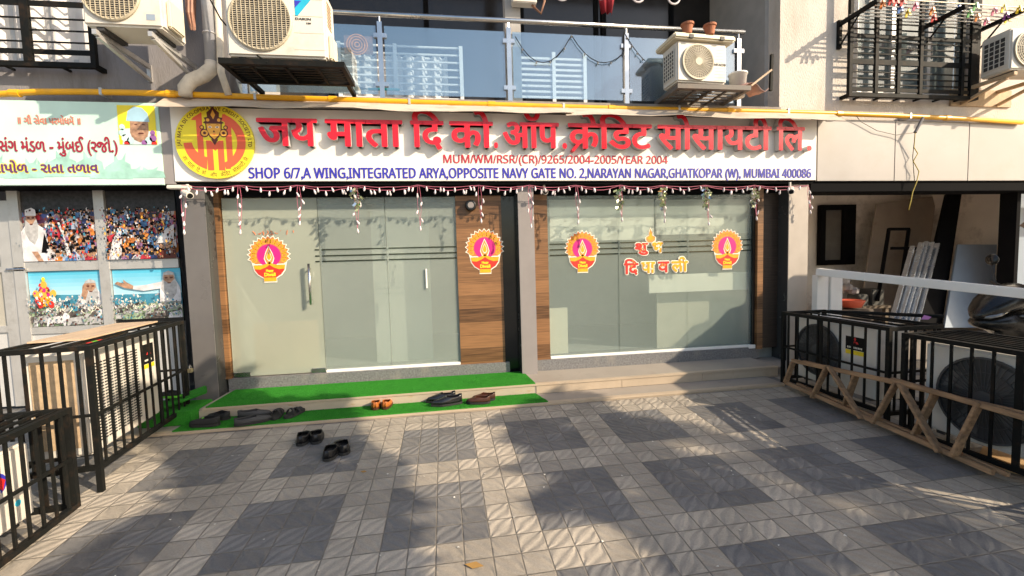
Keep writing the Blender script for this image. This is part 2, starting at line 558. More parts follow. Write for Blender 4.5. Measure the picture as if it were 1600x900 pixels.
# ------------------------------------------------------------------ mesh builder
class MB:
    def __init__(s):
        s.v, s.f, s.m = [], [], []

    def add(s, vs, fs, mi=0):
        o = len(s.v)
        s.v += [Vector(v) for v in vs]
        s.f += [tuple(i + o for i in f) for f in fs]
        s.m += [mi] * len(fs)
        return s

    def box(s, a, b, mi=0, mtx=None):
        x0, y0, z0 = (min(a[i], b[i]) for i in range(3))
        x1, y1, z1 = (max(a[i], b[i]) for i in range(3))
        vs = [(x0, y0, z0), (x1, y0, z0), (x1, y1, z0), (x0, y1, z0), (x0, y0, z1), (x1, y0, z1), (x1, y1, z1), (x0, y1, z1)]
        if mtx:
            vs = [mtx @ Vector(v) for v in vs]
        return s.add(vs, [(0, 3, 2, 1), (4, 5, 6, 7), (0, 1, 5, 4), (1, 2, 6, 5), (2, 3, 7, 6), (3, 0, 4, 7)], mi)

    def bar(s, p, q, w_, h, up=(0, 0, 1), mi=0):
        p, q = Vector(p), Vector(q)
        d = (q - p).normalized()
        u = Vector(up)
        if abs(d.dot(u)) > .98:
            u = Vector((0, 1, 0))
        a = d.cross(u).normalized() * w_ / 2
        b = a.cross(d).normalized() * h / 2
        vs = [p - a - b, p + a - b, p + a + b, p - a + b, q - a - b, q + a - b, q + a + b, q - a + b]
        return s.add(vs, [(0, 1, 2, 3), (7, 6, 5, 4), (0, 4, 5, 1), (1, 5, 6, 2), (2, 6, 7, 3), (3, 7, 4, 0)], mi)

    def tube(s, pts, r, n=8, mi=0, cap=True, closed=False):
        pts = [Vector(p) for p in pts]
        rs = r if isinstance(r, (list, tuple)) else [r] * len(pts)
        rings = []
        a = None
        K = len(pts)
        for i, p in enumerate(pts):
            if closed:
                t = (pts[(i + 1) % K] - pts[i - 1]).normalized()
            else:
                t = (pts[min(i + 1, K - 1)] - pts[max(i - 1, 0)]).normalized()
            if a is None:
                a = t.orthogonal().normalized()
            a = (a - t * a.dot(t)).normalized()
            b = t.cross(a)
            rings.append([p + (a * math.cos(2 * math.pi * k / n) + b * math.sin(2 * math.pi * k / n)) * rs[i] for k in range(n)])
        vs = [v for rg in rings for v in rg]
        fs = []
        for i in range(K if closed else K - 1):
            j = (i + 1) % K
            for k in range(n):
                fs.append((i * n + k, i * n + (k + 1) % n, j * n + (k + 1) % n, j * n + k))
        if cap and not closed:
            fs.append(tuple(range(n - 1, -1, -1)))
            fs.append(tuple((K - 1) * n + k for k in range(n)))
        return s.add(vs, fs, mi)

    def ring(s, c, ax, R_, r, n=28, k=5, mi=0):
        ax = Vector(ax).normalized()
        a = ax.orthogonal().normalized()
        b = ax.cross(a)
        return s.tube([Vector(c) + (a * math.cos(2 * math.pi * i / n) + b * math.sin(2 * math.pi * i / n)) * R_ for i in range(n)], r, k, mi, closed=True)

    def lathe(s, prof, c=(0, 0, 0), n=18, mi=0, ax='z'):
        vs, fs = [], []
        c = Vector(c)
        for (r, z) in prof:
            for k in range(n):
                x, y = r * math.cos(2 * math.pi * k / n), r * math.sin(2 * math.pi * k / n)
                vs.append(c + (Vector((x, y, z)) if ax == 'z' else Vector((x, z, y)) if ax == 'y' else Vector((z, x, y))))
        for i in range(len(prof) - 1):
            for k in range(n):
                fs.append((i * n + k, i * n + (k + 1) % n, (i + 1) * n + (k + 1) % n, (i + 1) * n + k))
        fs.append(tuple(range(n)))
        fs.append(tuple((len(prof) - 1) * n + k for k in range(n)))
        return s.add(vs, fs, mi)

    def poly(s, pts, n, th, mi=0):
        """flat outline pts (3D, planar) thickened by th along n"""
        pts = [Vector(p) for p in pts]
        n = Vector(n).normalized() * th
        K = len(pts)
        vs = pts + [p + n for p in pts]
        fs = [tuple(range(K)), tuple(range(2 * K - 1, K - 1, -1))] + [(i, i + K, (i + 1) % K + K, (i + 1) % K) for i in range(K)]
        return s.add(vs, fs, mi)

    def build(s, name, mats, parent=None, smooth=False, bevel=0, solid=0, subd=0, fixn=True):
        me = bpy.data.meshes.new(name)
        off = wloc(parent) if parent else Vector((0, 0, 0))
        me.from_pydata([tuple(v - off) for v in s.v], [], s.f)
        if not isinstance(mats, (list, tuple)):
            mats = [mats]
        for m in mats:
            me.materials.append(m)
        me.polygons.foreach_set('material_index', s.m)
        if fixn or bevel:
            bm = bmesh.new()
            bm.from_mesh(me)
            if fixn:
                bmesh.ops.recalc_face_normals(bm, faces=bm.faces)
            if bevel:
                bmesh.ops.bevel(bm, geom=list(bm.edges), offset=bevel, segments=2, affect='EDGES', clamp_overlap=True)
            bm.to_mesh(me)
            bm.free()
        if smooth:
            me.polygons.foreach_set('use_smooth', [True] * len(me.polygons))
        me.update()
        o = bpy.data.objects.new(name, me)
        COL.objects.link(o)
        if parent:
            o.parent = parent
        if solid:
            md = o.modifiers.new('solid', 'SOLIDIFY')
            md.thickness = solid
        if subd:
            md = o.modifiers.new('sub', 'SUBSURF')
            md.levels = md.render_levels = subd
        return o


def wloc(o):
    v = Vector((0, 0, 0))
    while o is not None:
        v += Vector(o.location)
        o = o.parent
    return v


def tag(o, label=None, cat=None, group=None, kind=None):
    if label:
        o['label'] = label
    if cat:
        o['category'] = cat
    if group:
        o['group'] = group
    if kind:
        o['kind'] = kind
    return o


def thing(name, label, cat, loc=(0, 0, 0), group=None):
    o = bpy.data.objects.new(name, None)
    o.empty_display_size = .1
    COL.objects.link(o)
    o.location = loc
    return tag(o, label, cat, group)


def dup(root, parent=None):
    c = root.copy()
    COL.objects.link(c)
    c.parent = parent
    for ch in list(root.children):
        dup(ch, c)
    return c


def place(o, loc, rz=0, rx=0):
    o.location = loc
    o.rotation_euler = (rx, 0, rz)


def inpoly(x, y, P):
    c = False
    for i in range(len(P)):
        x0, y0 = P[i]
        x1, y1 = P[i - 1]
        if (y0 > y) != (y1 > y) and x < (x1 - x0) * (y - y0) / (y1 - y0) + x0:
            c = not c
    return c


# ------------------------------------------------------------------ lettering (built-in font only)
def glyphs(body, extrude=0, res=3):
    c = bpy.data.curves.new('lettering', 'FONT')
    c.body = body
    c.extrude = extrude
    c.resolution_u = res
    o = bpy.data.objects.new('lettering', c)
    COL.objects.link(o)
    dg = bpy.context.evaluated_depsgraph_get()
    me = o.evaluated_get(dg).to_mesh()
    vs = [tuple(v.co) for v in me.vertices]
    fs = [tuple(p.vertices) for p in me.polygons]
    nz = [p.normal.z for p in me.polygons]
    o.evaluated_get(dg).to_mesh_clear()
    COL.objects.unlink(o)
    bpy.data.objects.remove(o)
    bpy.data.curves.remove(c)
    return vs, fs, nz


def text(mb, body, x0, x1, z0, zh, y, depth=0, bold=(0, 0), mf=0, ms=None, base='auto', res=3, nstrike=10, sag=0):
    """lettering in the x-z plane facing -y; fits x0..x1, cap/headline band z0..zh is the font's 0..base"""
    vs, fs, nz = glyphs(body, .5 if depth else 0, res)
    xs = [v[0] for v in vs]
    a, b = min(xs), max(xs)
    ky = (zh - z0) / base
    kx = (x1 - x0) / (b - a)
    offs = [(0, 0)]
    if bold[0] or bold[1]:
        offs += [(math.cos(2 * math.pi * i / nstrike) * bold[0], math.sin(2 * math.pi * i / nstrike) * bold[1]) for i in range(nstrike)]
    for i, (ox, oz) in enumerate(offs):
        out = []
        for v in vs:
            X = x0 + (v[0] - a) * kx + ox
            out.append((X, y - i * .00025 + (.5 - v[2]) * depth, z0 + v[1] * ky + oz))
        if ms is None:
            mb.add(out, fs, mf)
        else:
            for f, nn in zip(fs, nz):
                pass
            o = len(mb.v)
            mb.v += [Vector(p) for p in out]
            mb.f += [tuple(j + o for j in f) for f in fs]
            mb.m += [mf if nn > .5 else ms for nn in nz]
    return mb


exec_order = []


def ytop(s):
    return max(v[1] for v in glyphs(s)[0])


def sans(t_):
    """plain sans letters and figures (mathematical sans-serif alphabet of the built-in font stack)"""
    o_ = ''
    for ch in t_:
        if 'A' <= ch <= 'Z':
            o_ += chr(0x1D5A0 + ord(ch) - 65)
        elif 'a' <= ch <= 'z':
            o_ += chr(0x1D5BA + ord(ch) - 97)
        elif '0' <= ch <= '9':
            o_ += chr(0x1D7E2 + ord(ch) - 48)
        else:
            o_ += ch
    return o_


HH = ytop('H')
HS = ytop(sans('H'))
HD = ytop('ज')
HG = ytop('ગ')
Y_SIGN = 4.90
Y_GL = 5.17
Z1, Z2, ZB = .234, .345, .48       # lower step, upper step, top of granite plinth
# ------------------------------------------------------------------ ground
g = MB()
nx, ny = 24, 40
xs = [-400, -40, -12] + [-8 + i * .8 for i in range(21)] + [12, 40, 400]
ys = [-400, -60, -20] + [-10 + i * .75 for i in range(25)] + [30, 80, 400]
vs = []
for y in ys:
    for x in xs:
        vs.append((x, y, gz(max(-12, min(12, x)), max(-12, min(9, y)))))
K = len(xs)
g.add(vs, [(j * K + i, j * K + i + 1, (j + 1) * K + i + 1, (j + 1) * K + i) for j in range(len(ys) - 1) for i in range(K - 1)])
tag(g.build('ground', tiles, fixn=False), kind='structure')

# ------------------------------------------------------------------ entrance steps
st = thing('entrance_steps', 'two low tan stone steps running along both glass shopfronts', 'steps', (1, 4.3, .2))
YF1, YF2 = 4.265, 4.575


def f1(x):
    return YF1 + .016 * x


def f2(x):
    return YF2 + .016 * x


MB().poly([(-3.4, f1(-3.4), .05), (3.72, f1(3.72), .05), (3.72, 5.6, .05), (-3.4, 5.6, .05)], (0, 0, 1), Z1 - .05).build('lower_step', tan, st, bevel=.006)
MB().poly([(-2.53, f2(-2.53), Z1 - .02), (3.9, f2(3.9), Z1 - .02), (3.9, 5.6, Z1 - .02), (-2.53, 5.6, Z1 - .02)], (0, 0, 1), Z2 - Z1 + .02).build('upper_step', tan, st, bevel=.006)
for nm_, fn, xa, xb, za_, zb_ in (('lower_riser', f1, -3.38, 3.715, .1, Z1 - .022), ('upper_riser', f2, .875, 3.89, Z1 + .003, Z2 - .022)):
    n_ = max(1, int((xb - xa) / .9))
    for k in range(n_):
        a_, b2_ = xa + (xb - xa) * k / n_ + .002, xa + (xb - xa) * (k + 1) / n_ - .002
        MB().poly([(a_, fn(a_) - .006, za_), (b2_, fn(b2_) - .006, za_), (b2_, fn(b2_) + .01, za_), (a_, fn(a_) + .01, za_)], (0, 0, 1), zb_ - za_).build(nm_, riserm, st, bevel=.002)
for nm_, fn, xa, xb, z_ in (('tread_nosing', f1, -3.38, 3.715, Z1), ('tread_nosing', f2, -2.5, 3.89, Z2)):
    MB().poly([(xa, fn(xa) - .012, z_ - .02), (xb, fn(xb) - .012, z_ - .02), (xb, fn(xb) + .05, z_ - .02), (xa, fn(xa) + .05, z_ - .02)], (0, 0, 1), .0235).build(nm_, riserm, st, bevel=.004)
MB().poly([(-2.53, f2(-2.53) - .005, Z1 + .002), (.86, f2(.86) - .005, Z1 + .002), (.86, f2(.86) + .01, Z1 + .002), (-2.53, f2(-2.53) + .01, Z1 + .002)], (0, 0, 1), Z2 - Z1 - .024).build('stained_riser', tanstain, st)

# ------------------------------------------------------------------ the building
bd = thing('apartment_building', 'concrete apartment block with grey and cream walls above the row of shops', 'building', (0, 5.2, .2))


def bpart(name, m, mb, bev=0, parent=None):
    return mb.build(name, m, parent or bd, bevel=bev)


XL = -2.25
# left upper wall with a window opening (opening x -6..-3.45, z 3.87..5.6)
wl = MB()
wl.box((-9, 5.0, 3.38), (XL, 5.2, 3.84))
wl.box((-3.5, 5.0, 3.84), (XL, 5.2, 6.6))
wl.box((-9, 5.0, 5.6), (-3.5, 5.2, 6.6))
wl.box((XL, 5.0, 3.38), (XL + .001, 6.4, 3.6))
bpart('grey_wall', wallgrey, wl)
# right upper wall with opening x 5.28..7.0, z 3.8..5.6
wr = MB()
wr.box((4.17, 5.0, 3.38), (10, 5.2, 3.78))
wr.box((4.17, 5.0, 3.78), (5.28, 5.2, 6.6))
wr.box((7.02, 5.0, 3.78), (10, 5.2, 6.6))
wr.box((5.28, 5.0, 5.6), (7.02, 5.2, 6.6))
bpart('cream_wall', wallbeige, wr)
# balcony
b2 = MB()
b2.box((XL, 4.97, 3.42), (4.17, 6.5, 3.555))
bpart('balcony_slab', mat('slab_edge', (.3, .27, .24), .9, var=.15, bump=.3, dirt=(.2, .17, .15)), b2)
b3 = MB()
b3.box((4.12, 5.2, 3.5), (4.3, 6.5, 6.6))
bpart('balcony_side_wall', balcwall, b3)
bpart('balcony_side_wall', balcwall, MB().box((XL - .1, 5.2, 3.5), (XL, 6.5, 6.6)))
bpart('balcony_column', balcwall, MB().box((.72, 5.12, 3.555), (.9, 5.3, 6.3)))
bb = MB()
bb.box((XL, 6.4, 3.5), (4.2, 6.55, 6.6))
bpart('balcony_back_wall', doorglassdark, bb)
bc = MB()
bc.box((XL - .1, 5.0, 6.3), (4.3, 6.55, 6.5))
bpart('balcony_ceiling', balcwall, bc)
# sliding doors on the balcony back wall: dark frames + window with white slats
for i, (xa, xb) in enumerate(((-1.6, -.2), (1.1, 2.3), (2.35, 3.5))):
    f = MB()
    for (p, q) in (((xa, 6.36, 3.6), (xa + .07, 6.4, 6.2)), ((xb - .07, 6.36, 3.6), (xb, 6.4, 6.2)), ((xa + .07, 6.36, 6.13), (xb - .07, 6.4, 6.2)), ((xa + .07, 6.36, 3.6), (xb - .07, 6.4, 3.67))):
        f.box(p, q)
    fo = bpart('sliding_door', blackmat, f)
    MB().box((xa + .07, 6.38, 3.67), (xb - .07, 6.39, 6.13)).build('pane', doorglassdark, fo)
# fascia over the right-hand shop
fa = MB()
for xa, xb in ((4.66, 5.79), (5.80, 6.935), (6.945, 8.1), (8.11, 9.4)):
    fa.box((xa, 4.93, 2.63), (xb, 5.0, 3.40))
bpart('fascia_panel', fasciab, fa, .002)
fb = MB().box((4.6, 4.955, 2.62), (9.6, 5.05, 3.41))
bpart('fascia_backing', blackmat, fb)
# black soffit box behind the signs
so_ = MB()
so_.box((-9, 4.93, 2.60), (4.6, 5.26, 2.72))
so_.box((-9, 5.0, 2.72), (4.6, 5.26, 3.38))
so_.box((4.6, 4.96, 2.50), (10, 5.3, 2.625))
bpart('black_lintel', blackmat, so_)
hd = MB()
hd.box((-2.45, 5.125, 2.505), (.78, 5.145, 2.60))
hd.box((1.0, 5.125, 2.515), (4.29, 5.145, 2.60))
bpart('dark_header', blackmat, hd)
# shop interior shell (behind the frosted glass)
si = MB()
si.box((-2.75, 7.6, .3), (4.3, 7.7, 3.0))
si.box((-2.8, 5.2, .3), (-2.75, 7.7, 3.0))
si.box((4.30, 5.25, .3), (4.36, 8.6, 3.0))
bpart('shop_inner_wall', greyp, si)
sf = MB().box((-2.75, 5.24, .3), (4.3, 7.6, .47))
bpart('shop_floor', greyp, sf)
sf = MB().box((-2.75, 5.26, 2.75), (4.3, 7.6, 2.8))
bpart('shop_ceiling', dark_in, sf)
MB().box((.86, 5.24, .47), (.95, 7.6, 2.75)).build('partition', dark_in, bd)
# open shop room on the right
rm = MB()
rm.box((4.36, 7.62, .1), (10, 7.75, 3.4))
rm.box((4.36, 5.3, .1), (4.40, 7.7, 3.0))
rm.box((9.6, 5.3, .1), (9.7, 7.7, 3.0))
bpart('open_shop_wall', intwall, rm)
bpart('open_shop_ceiling', intwall, MB().box((4.4, 5.3, 2.9), (9.6, 7.62, 3.0)))
bpart('open_shop_floor', tan, MB().box((4.0, 4.6, .1), (10, 7.62, .31)))
wt = MB().box((atY(1500, 300, 7.55).x, 7.59, .3), (atY(1562, 300, 7.55).x, 7.615, 2.9))
bpart('white_wall_sheet', mat('plaster_sheet', (.72, .67, .62), .8, var=.05), wt)
for py in (357, 378):
    p = atY(1507, py, 7.585)
    bpart('wall_tag', gold, MB().box((p.x - .08, 7.58, p.z - .04), (p.x + .08, 7.588, p.z + .04)))
# columns in the open shop
cb = MB()
p = atY(1566, 350, 5.3)
q = atY(1588, 350, 5.1)
cb.box((p.x, 5.1, .2), (q.x, 5.3, 2.52))
bpart('black_column', blackmat, cb)
bpart('far_grey_wall', bluepanel, MB().box((atY(1592, 350, 5.6).x, 5.6, .2), (9.55, 5.7, 2.9)))
MB().box((-9, 5.9, .2), (-2.8, 6.0, 3.4)).build('back_wall', wallgrey, bd)


# windows of the upper floor (in the openings)
def window(x0, x1, z0, z1, y, pane=True, nleaf=3, cy=.15):
    f = MB()
    t = .05
    f.box((x0, y, z0), (x1, y + .06, z0 + t))
    f.box((x0, y, z1 - t), (x1, y + .06, z1))
    for i in range(nleaf + 1):
        xx = x0 + (x1 - x0 - t) * i / nleaf
        f.box((xx, y - .005, z0 + .001), (xx + t, y + .065, z1 - .001))
    o = f.build('window', alu, bd)
    if pane:
        MB().box((x0 + t, y + .028, z0 + t), (x1 - t, y + .034, z1 - t)).build('pane', winglass, o)
    c = MB()
    n = int((x1 - x0) / .035)
    pts = [(x0 + (x1 - x0) * i / n, y + cy + .03 * math.sin(i * .9) + .015 * math.sin(i * 2.3 + 1)) for i in range(n + 1)]
    vs = [(px_, py_, z) for z in (z0 - .02, z1 + .02) for (px_, py_) in pts]
    c.add(vs, [(i, i + 1, n + 2 + i, n + 1 + i) for i in range(n)])
    c.build('curtain', curt, o, smooth=True, fixn=False)
    return o


window(-6.5, -3.52, 3.85, 5.6, 5.08, False, nleaf=4, cy=-.02)
wo = window(5.29, 7.01, 3.79, 5.6, 5.06, nleaf=3)
# balcony room window with white grille and curtains, seen through the railing glass
xa, xb = atY(528, 80, 6.2).x, atY(722, 100, 6.2).x
bw = MB()
za, zb = atY(600, 156, 6.2).z, atY(620, 76, 6.2).z
for i in range(8):
    z = za + (zb - za) * i / 7
    bw.box((xa, 6.14, z), (xb, 6.165, z + .02))
for x in (xa, (xa + xb) / 2 - .1, xb - .04):
    bw.box((x, 6.12, za - .01), (x + .05, 6.138, zb + .03))
wo2 = bw.build('balcony_window', whitep, bd)
c = MB()
n = 60
xm = xa + (xb - xa) * .86
pts = [(xa + .03 + (xm - xa) * i / n, 6.26 + .035 * math.sin(i * .8) + .02 * math.sin(i * 1.9)) for i in range(n + 1)]
c.add([(px_, py_, z) for z in (3.9, atY(600, 86, 6.26).z) for (px_, py_) in pts], [(i, i + 1, n + 2 + i, n + 1 + i) for i in range(n)])
c.build('curtain', curt, wo2, smooth=True, fixn=False)
xa, xb = atY(808, 80, 6.2).x, atY(915, 100, 6.2).x
bw = MB()
for i in range(9):
    z = za + .62 * i / 8
    bw.box((xa, 6.2, z), (xb, 6.22, z + .03))
for x in (xa, (xa + xb) / 2, xb - .04):
    bw.box((x, 6.18, za - .01), (x + .05, 6.198, zb + .03))
bw.build('balcony_window', whitep, bd)

# ------------------------------------------------------------------ pillars
YP = 4.985


def pillar(x0, x1, y0, y1, label, front, side):
    o = thing('pillar', label, 'pillar', ((x0 + x1) / 2, y0, Z2))
    MB().box((x0, y0, Z2 - .1), (x1, y1, 2.598)).build('shaft', side, o, bevel=.003)
    MB().box((x0 + .002, y0 - .012, Z2 - .1), (x1 - .002, y0 - .001, 2.597)).build('front_panel', front, o, bevel=.002)
    return o


darkfront = mat('dark_grey_panel', (.135, .128, .128), .3, var=.05, bump=.0)  # darker grey cladding for the front of the left pillar
pl = [atY(283, 305, YP).x, atY(318, 306, YP).x]
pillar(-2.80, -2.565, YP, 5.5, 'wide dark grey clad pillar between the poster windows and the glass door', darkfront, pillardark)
pillar(.79, .985, 5.02, 5.5, 'slim light grey clad pillar between the two shopfronts', pillargrey, pillardark)
pillar(4.30, 4.585, YP, 5.5, 'pale clad pillar between the right shopfront and the open shop', mat('pale_clad_panel', (.47, .42, .37), .4, var=.05, bump=.02), pillardark)

# ------------------------------------------------------------------ left shopfront
ls = thing('glass_shopfront', 'left glass shopfront with frosted door and wood panel on its right', 'shopfront', (-1, Y_GL, Z2))
xg0, xg1 = atY(352, 400, Y_GL).x, atY(716, 450, Y_GL).x
xd = atY(503, 450, Y_GL).x
xm = atY(607, 450, Y_GL).x
pth = MB().box((-2.54, 5.13, Z2 - .02), (.66, 5.5, ZB)).build('granite_plinth', granite, ls, bevel=.004)
MB().box((xg0 - .1, 5.14, ZB), (xg0 - .015, 5.4, 2.6)).build('wood_jamb', woodlam, ls)
xw0, xw1 = atY(713, 400, 5.15).x + .01, atY(785, 400, 5.15).x
MB().box((xw0, 5.15, ZB - .02), (xw1, 5.25, 2.6)).build('wood_panel', woodlam, ls)
MB().box((xw1, 5.175, Z2), (.79, 5.3, 2.6)).build('black_return_panel', blackgl, ls)
sz = [atY(600, p, Y_GL).z for p in (388, 397.5, 406)]


def glass_panel(name, x0, x1, z0, z1, m, par, stripes=True, z_s=None):
    o = MB().box((x0, Y_GL, z0), (x1, Y_GL + .012, z1)).build(name, m, par)
    if stripes:
        s = MB()
        for z in z_s:
            s.box((x0 + .02, Y_GL - .003, z - .008), (x1 - .003, Y_GL - .001, z + .008))
        s.build('clear_stripe', clearst, o)
    return o


o = thing('glass_door', 'frosted glass door with long steel handle and round festive sticker', 'door', (xg0, Y_GL, ZB))
dr = MB().box((xg0, Y_GL, ZB + .012), (xd - .006, Y_GL + .012, 2.5)).build('door_leaf', frostdoor, o)
s = MB()
for z in sz:
    s.box((xg0 + .95, Y_GL - .003, z - .008), (xd - .007, Y_GL - .001, z + .008))
s.build('clear_stripe', clearst, dr)
p, q = atY(482, 412, Y_GL - .06), atY(486, 476, Y_GL - .06)
hh = MB().tube([(p.x, Y_GL - .06, p.z), (p.x, Y_GL - .06, q.z)], .0145, 12)
for z in (p.z - .06, q.z + .06):
    hh.tube([(p.x, Y_GL - .055, z), (p.x, Y_GL - .001, z)], .008, 8)
hh.build('handle', steel, o, smooth=True)
pf = MB()
pf.box((xd - .16, Y_GL - .012, ZB + .004), (xd - .008, Y_GL + .024, ZB + .058))
pf.build('patch_fitting', steel, o, bevel=.004)
pf = MB()
pf.box((xg0 + .004, Y_GL - .012, ZB + .004), (xg0 + .18, Y_GL + .024, ZB + .058))
pf.build('patch_fitting', steel, o, bevel=.004)
glass_panel('glass_panel', xd, xm - .003, ZB + .03, 2.5, frost2, ls, True, sz)
gp2 = glass_panel('glass_panel', xm + .003, xg1, ZB + .03, 2.5, frost2, ls, True, sz)
p = atY(666, 420, Y_GL)
q = atY(666, 450, Y_GL)
MB().box((p.x - .008, Y_GL - .02, q.z), (p.x + .008, Y_GL - .004, p.z)).build('pull_strip', whitep, gp2)
MB().box((xd, Y_GL - .02, ZB), (xw0 - .005, Y_GL + .03, ZB + .032)).build('bottom_rail', whitep, ls, bevel=.004)
# ------------------------------------------------------------------ right shopfront
rs = thing('glass_shopfront', 'right shopfront of three frosted glass panels with small letter stickers', 'shopfront', (2.5, Y_GL, Z2))
xr0, xr1 = atY(857, 420, Y_GL).x, atY(1174, 420, Y_GL).x
xa, xb = atY(967, 450, Y_GL).x, atY(1074, 450, Y_GL).x
MB().box((.985, 5.13, Z2 - .02), (4.02, 5.5, ZB)).build('granite_plinth', granite, rs, bevel=.004)
MB().box((.985, 5.15, ZB - .02), (xr0 - .004, 5.25, 2.6)).build('wood_jamb', woodlam, rs)
sz2 = [atY(1000, p, Y_GL).z for p in (378.5, 387, 395.5)]
for x0, x1 in ((xr0, xa - .003), (xa + .003, xb - .003), (xb + .003, xr1)):
    glass_panel('glass_panel', x0, x1, ZB + .03, 2.5, frost, rs, True, sz2)
MB().box((xr0, Y_GL - .02, ZB), (xr1, Y_GL + .03, ZB + .032)).build('bottom_rail', whitep, rs, bevel=.004)
MB().box((xr1 + .02, 5.15, ZB - .02), (4.305, 5.25, 2.6)).build('dark_wood_panel', mat('dark_wood', (.045, .03, .022), .5, var=.4, scale=3, stretch=(1, 1, 20), bump=.02), rs)
MB().box((xr1 + .035, 5.1, ZB - .02), (xr1 + .115, 5.148, 2.58)).build('wood_strip', woodlam, rs)
MB().box((xr1 + .0, 5.14, ZB), (xr1 + .018, 5.2, 2.6)).build('black_edge_trim', blackgl, rs)
MB().box((xr1 - .06, 5.12, ZB - .012), (xr1 + .03, 5.148, ZB + .035)).build('floor_bracket', whitep, rs)


# things right behind the frosted glass
def inner(name, label, cat, px0, py0, px1, py1, Y, m, th=.03):
    a, b_ = atY(px0, py0, Y), atY(px1, py1, Y)
    o = MB().box((a.x, Y, b_.z), (b_.x, Y + th, a.z)).build(name, m, bevel=.003)
    return tag(o, label, cat)


inner('roller_blind', 'pale roller blind pulled halfway behind the right frosted glass, over the left two panels', 'blind', 858, 312, 1022, 374, 5.30, pale)
inner('roller_blind', 'shorter pale roller blind behind the right frosted glass, above the right round sticker', 'blind', 1025, 312, 1173, 364, 5.32, pale)
inner('white_board', 'long pale board lying across behind the frosted glass under the letter stickers', 'board', 1014, 430, 1174, 452, 5.26, pale, .02)
inner('partition_panel', 'tall pale partition behind the lower right frosted glass panels', 'partition', 1026, 455, 1174, 545, 5.42, mat('warm_partition', (.5, .47, .38), .7, var=.05))
inner('low_cabinet', 'low cream cabinet behind the lower left corner of the right glass', 'cabinet', 858, 482, 888, 552, 5.26, mat('cream_cabinet', (.62, .58, .46), .7, var=.05))
inner('glass_partition', 'pale upright panel behind the fixed glass right of the door handle', 'partition', 578, 330, 678, 570, 5.6, mat('pale_green_panel', (.5, .54, .5), .7, var=.05))
inner('reception_counter', 'light brown counter end behind the lower part of the frosted door', 'counter', 395, 505, 500, 585, 5.5, mat('counter_wood', (.4, .26, .13), .7, var=.08))

# ------------------------------------------------------------------ main sign
sg = thing('shop_signboard', 'long white signboard with red raised Hindi letters and blue address line', 'signboard', (.9, Y_SIGN, 2.63))
MB().box((-2.795, Y_SIGN, 2.634), (4.615, Y_SIGN + .05, 3.385)).build('board', white, sg, bevel=.003)
# raised headline, word by word at the photo's spacing
hl = MB()
DEP = .075
YF = Y_SIGN - DEP - .004
ZB0, ZH0 = atY(700, 229.5, YF).z, atY(700, 190, YF).z
for body, pa, pb in (("जय", 401, 497), ("माता", 508, 630), ("िद", 641, 694), ("को", 702, 771), (".", 771, 778), ("ऑप", 785, 874), (".", 878, 886), ("केिडट", 887, 1019), ("सोसायटी", 1027, 1206), ("िल", 1213, 1258), (".", 1261, 1269)):
    text(hl, body, atY(pa, 210, YF).x + .015, atY(pb, 210, YF).x - .015, ZB0, ZH0, YF, DEP, (.0125, .007), 0, 1, HD)
# the slanting ra-stroke under the ka
p = atY(893, 232, YF)
hl.poly([(p.x, YF, p.z - .015), (p.x + .03, YF, p.z - .035), (p.x + .135, YF, p.z + .085), (p.x + .10, YF, p.z + .1)], (0, 1, 0), DEP, 0)
hl.build('headline_letters', [red, letter_side], sg, fixn=False)
t = MB()
text(t, sans("MUM/WM/RSR/(CR)/9265/2004-2005/YEAR 2004"), atY(693, 248, Y_SIGN).x, atY(1043, 250, Y_SIGN).x, atY(800, 255, Y_SIGN).z, atY(800, 242.5, Y_SIGN).z, Y_SIGN - .003, 0, (.0022, .0016), 0, None, HS)
t.build('registration_line', redtx, sg, fixn=False)
t = MB()
text(t, sans("SHOP 6/7,A WING,INTEGRATED ARYA,OPPOSITE NAVY GATE NO. 2,NARAYAN NAGAR,GHATKOPAR (W), MUMBAI 400086"), atY(389, 270, Y_SIGN).x, atY(1267, 270, Y_SIGN).x, atY(800, 278, Y_SIGN).z, atY(800, 263, Y_SIGN).z, Y_SIGN - .003, 0, (.0042, .003), 0, None, HS)
t.build('address_line', bluetx, sg, fixn=False)

# round emblem
c0 = atY(336, 221.5, Y_SIGN - .03)
RD = .375
YD = Y_SIGN - .035
em = MB().lathe([(RD, 0), (RD, .03)], (c0.x, YD, c0.z), 64, ax='y').build('emblem_disc', yellow, sg, bevel=0)


def P2(x, z, lay=1):
    return (c0.x + x * RD, YD - .0006 * lay, c0.z + z * RD)


def shape(mb, pts, mi=0, lay=1):
    mb.add([P2(x, z, lay) for x, z in pts], [tuple(range(len(pts)))], mi)


def arc(cx, cz, r, a0, a1, n=20):
    return [(cx + r * math.cos(rad(a0 + (a1 - a0) * i / n)), cz + r * math.sin(rad(a0 + (a1 - a0) * i / n))) for i in range(n + 1)]


lt = MB()
Ri, Ro = .55, .82
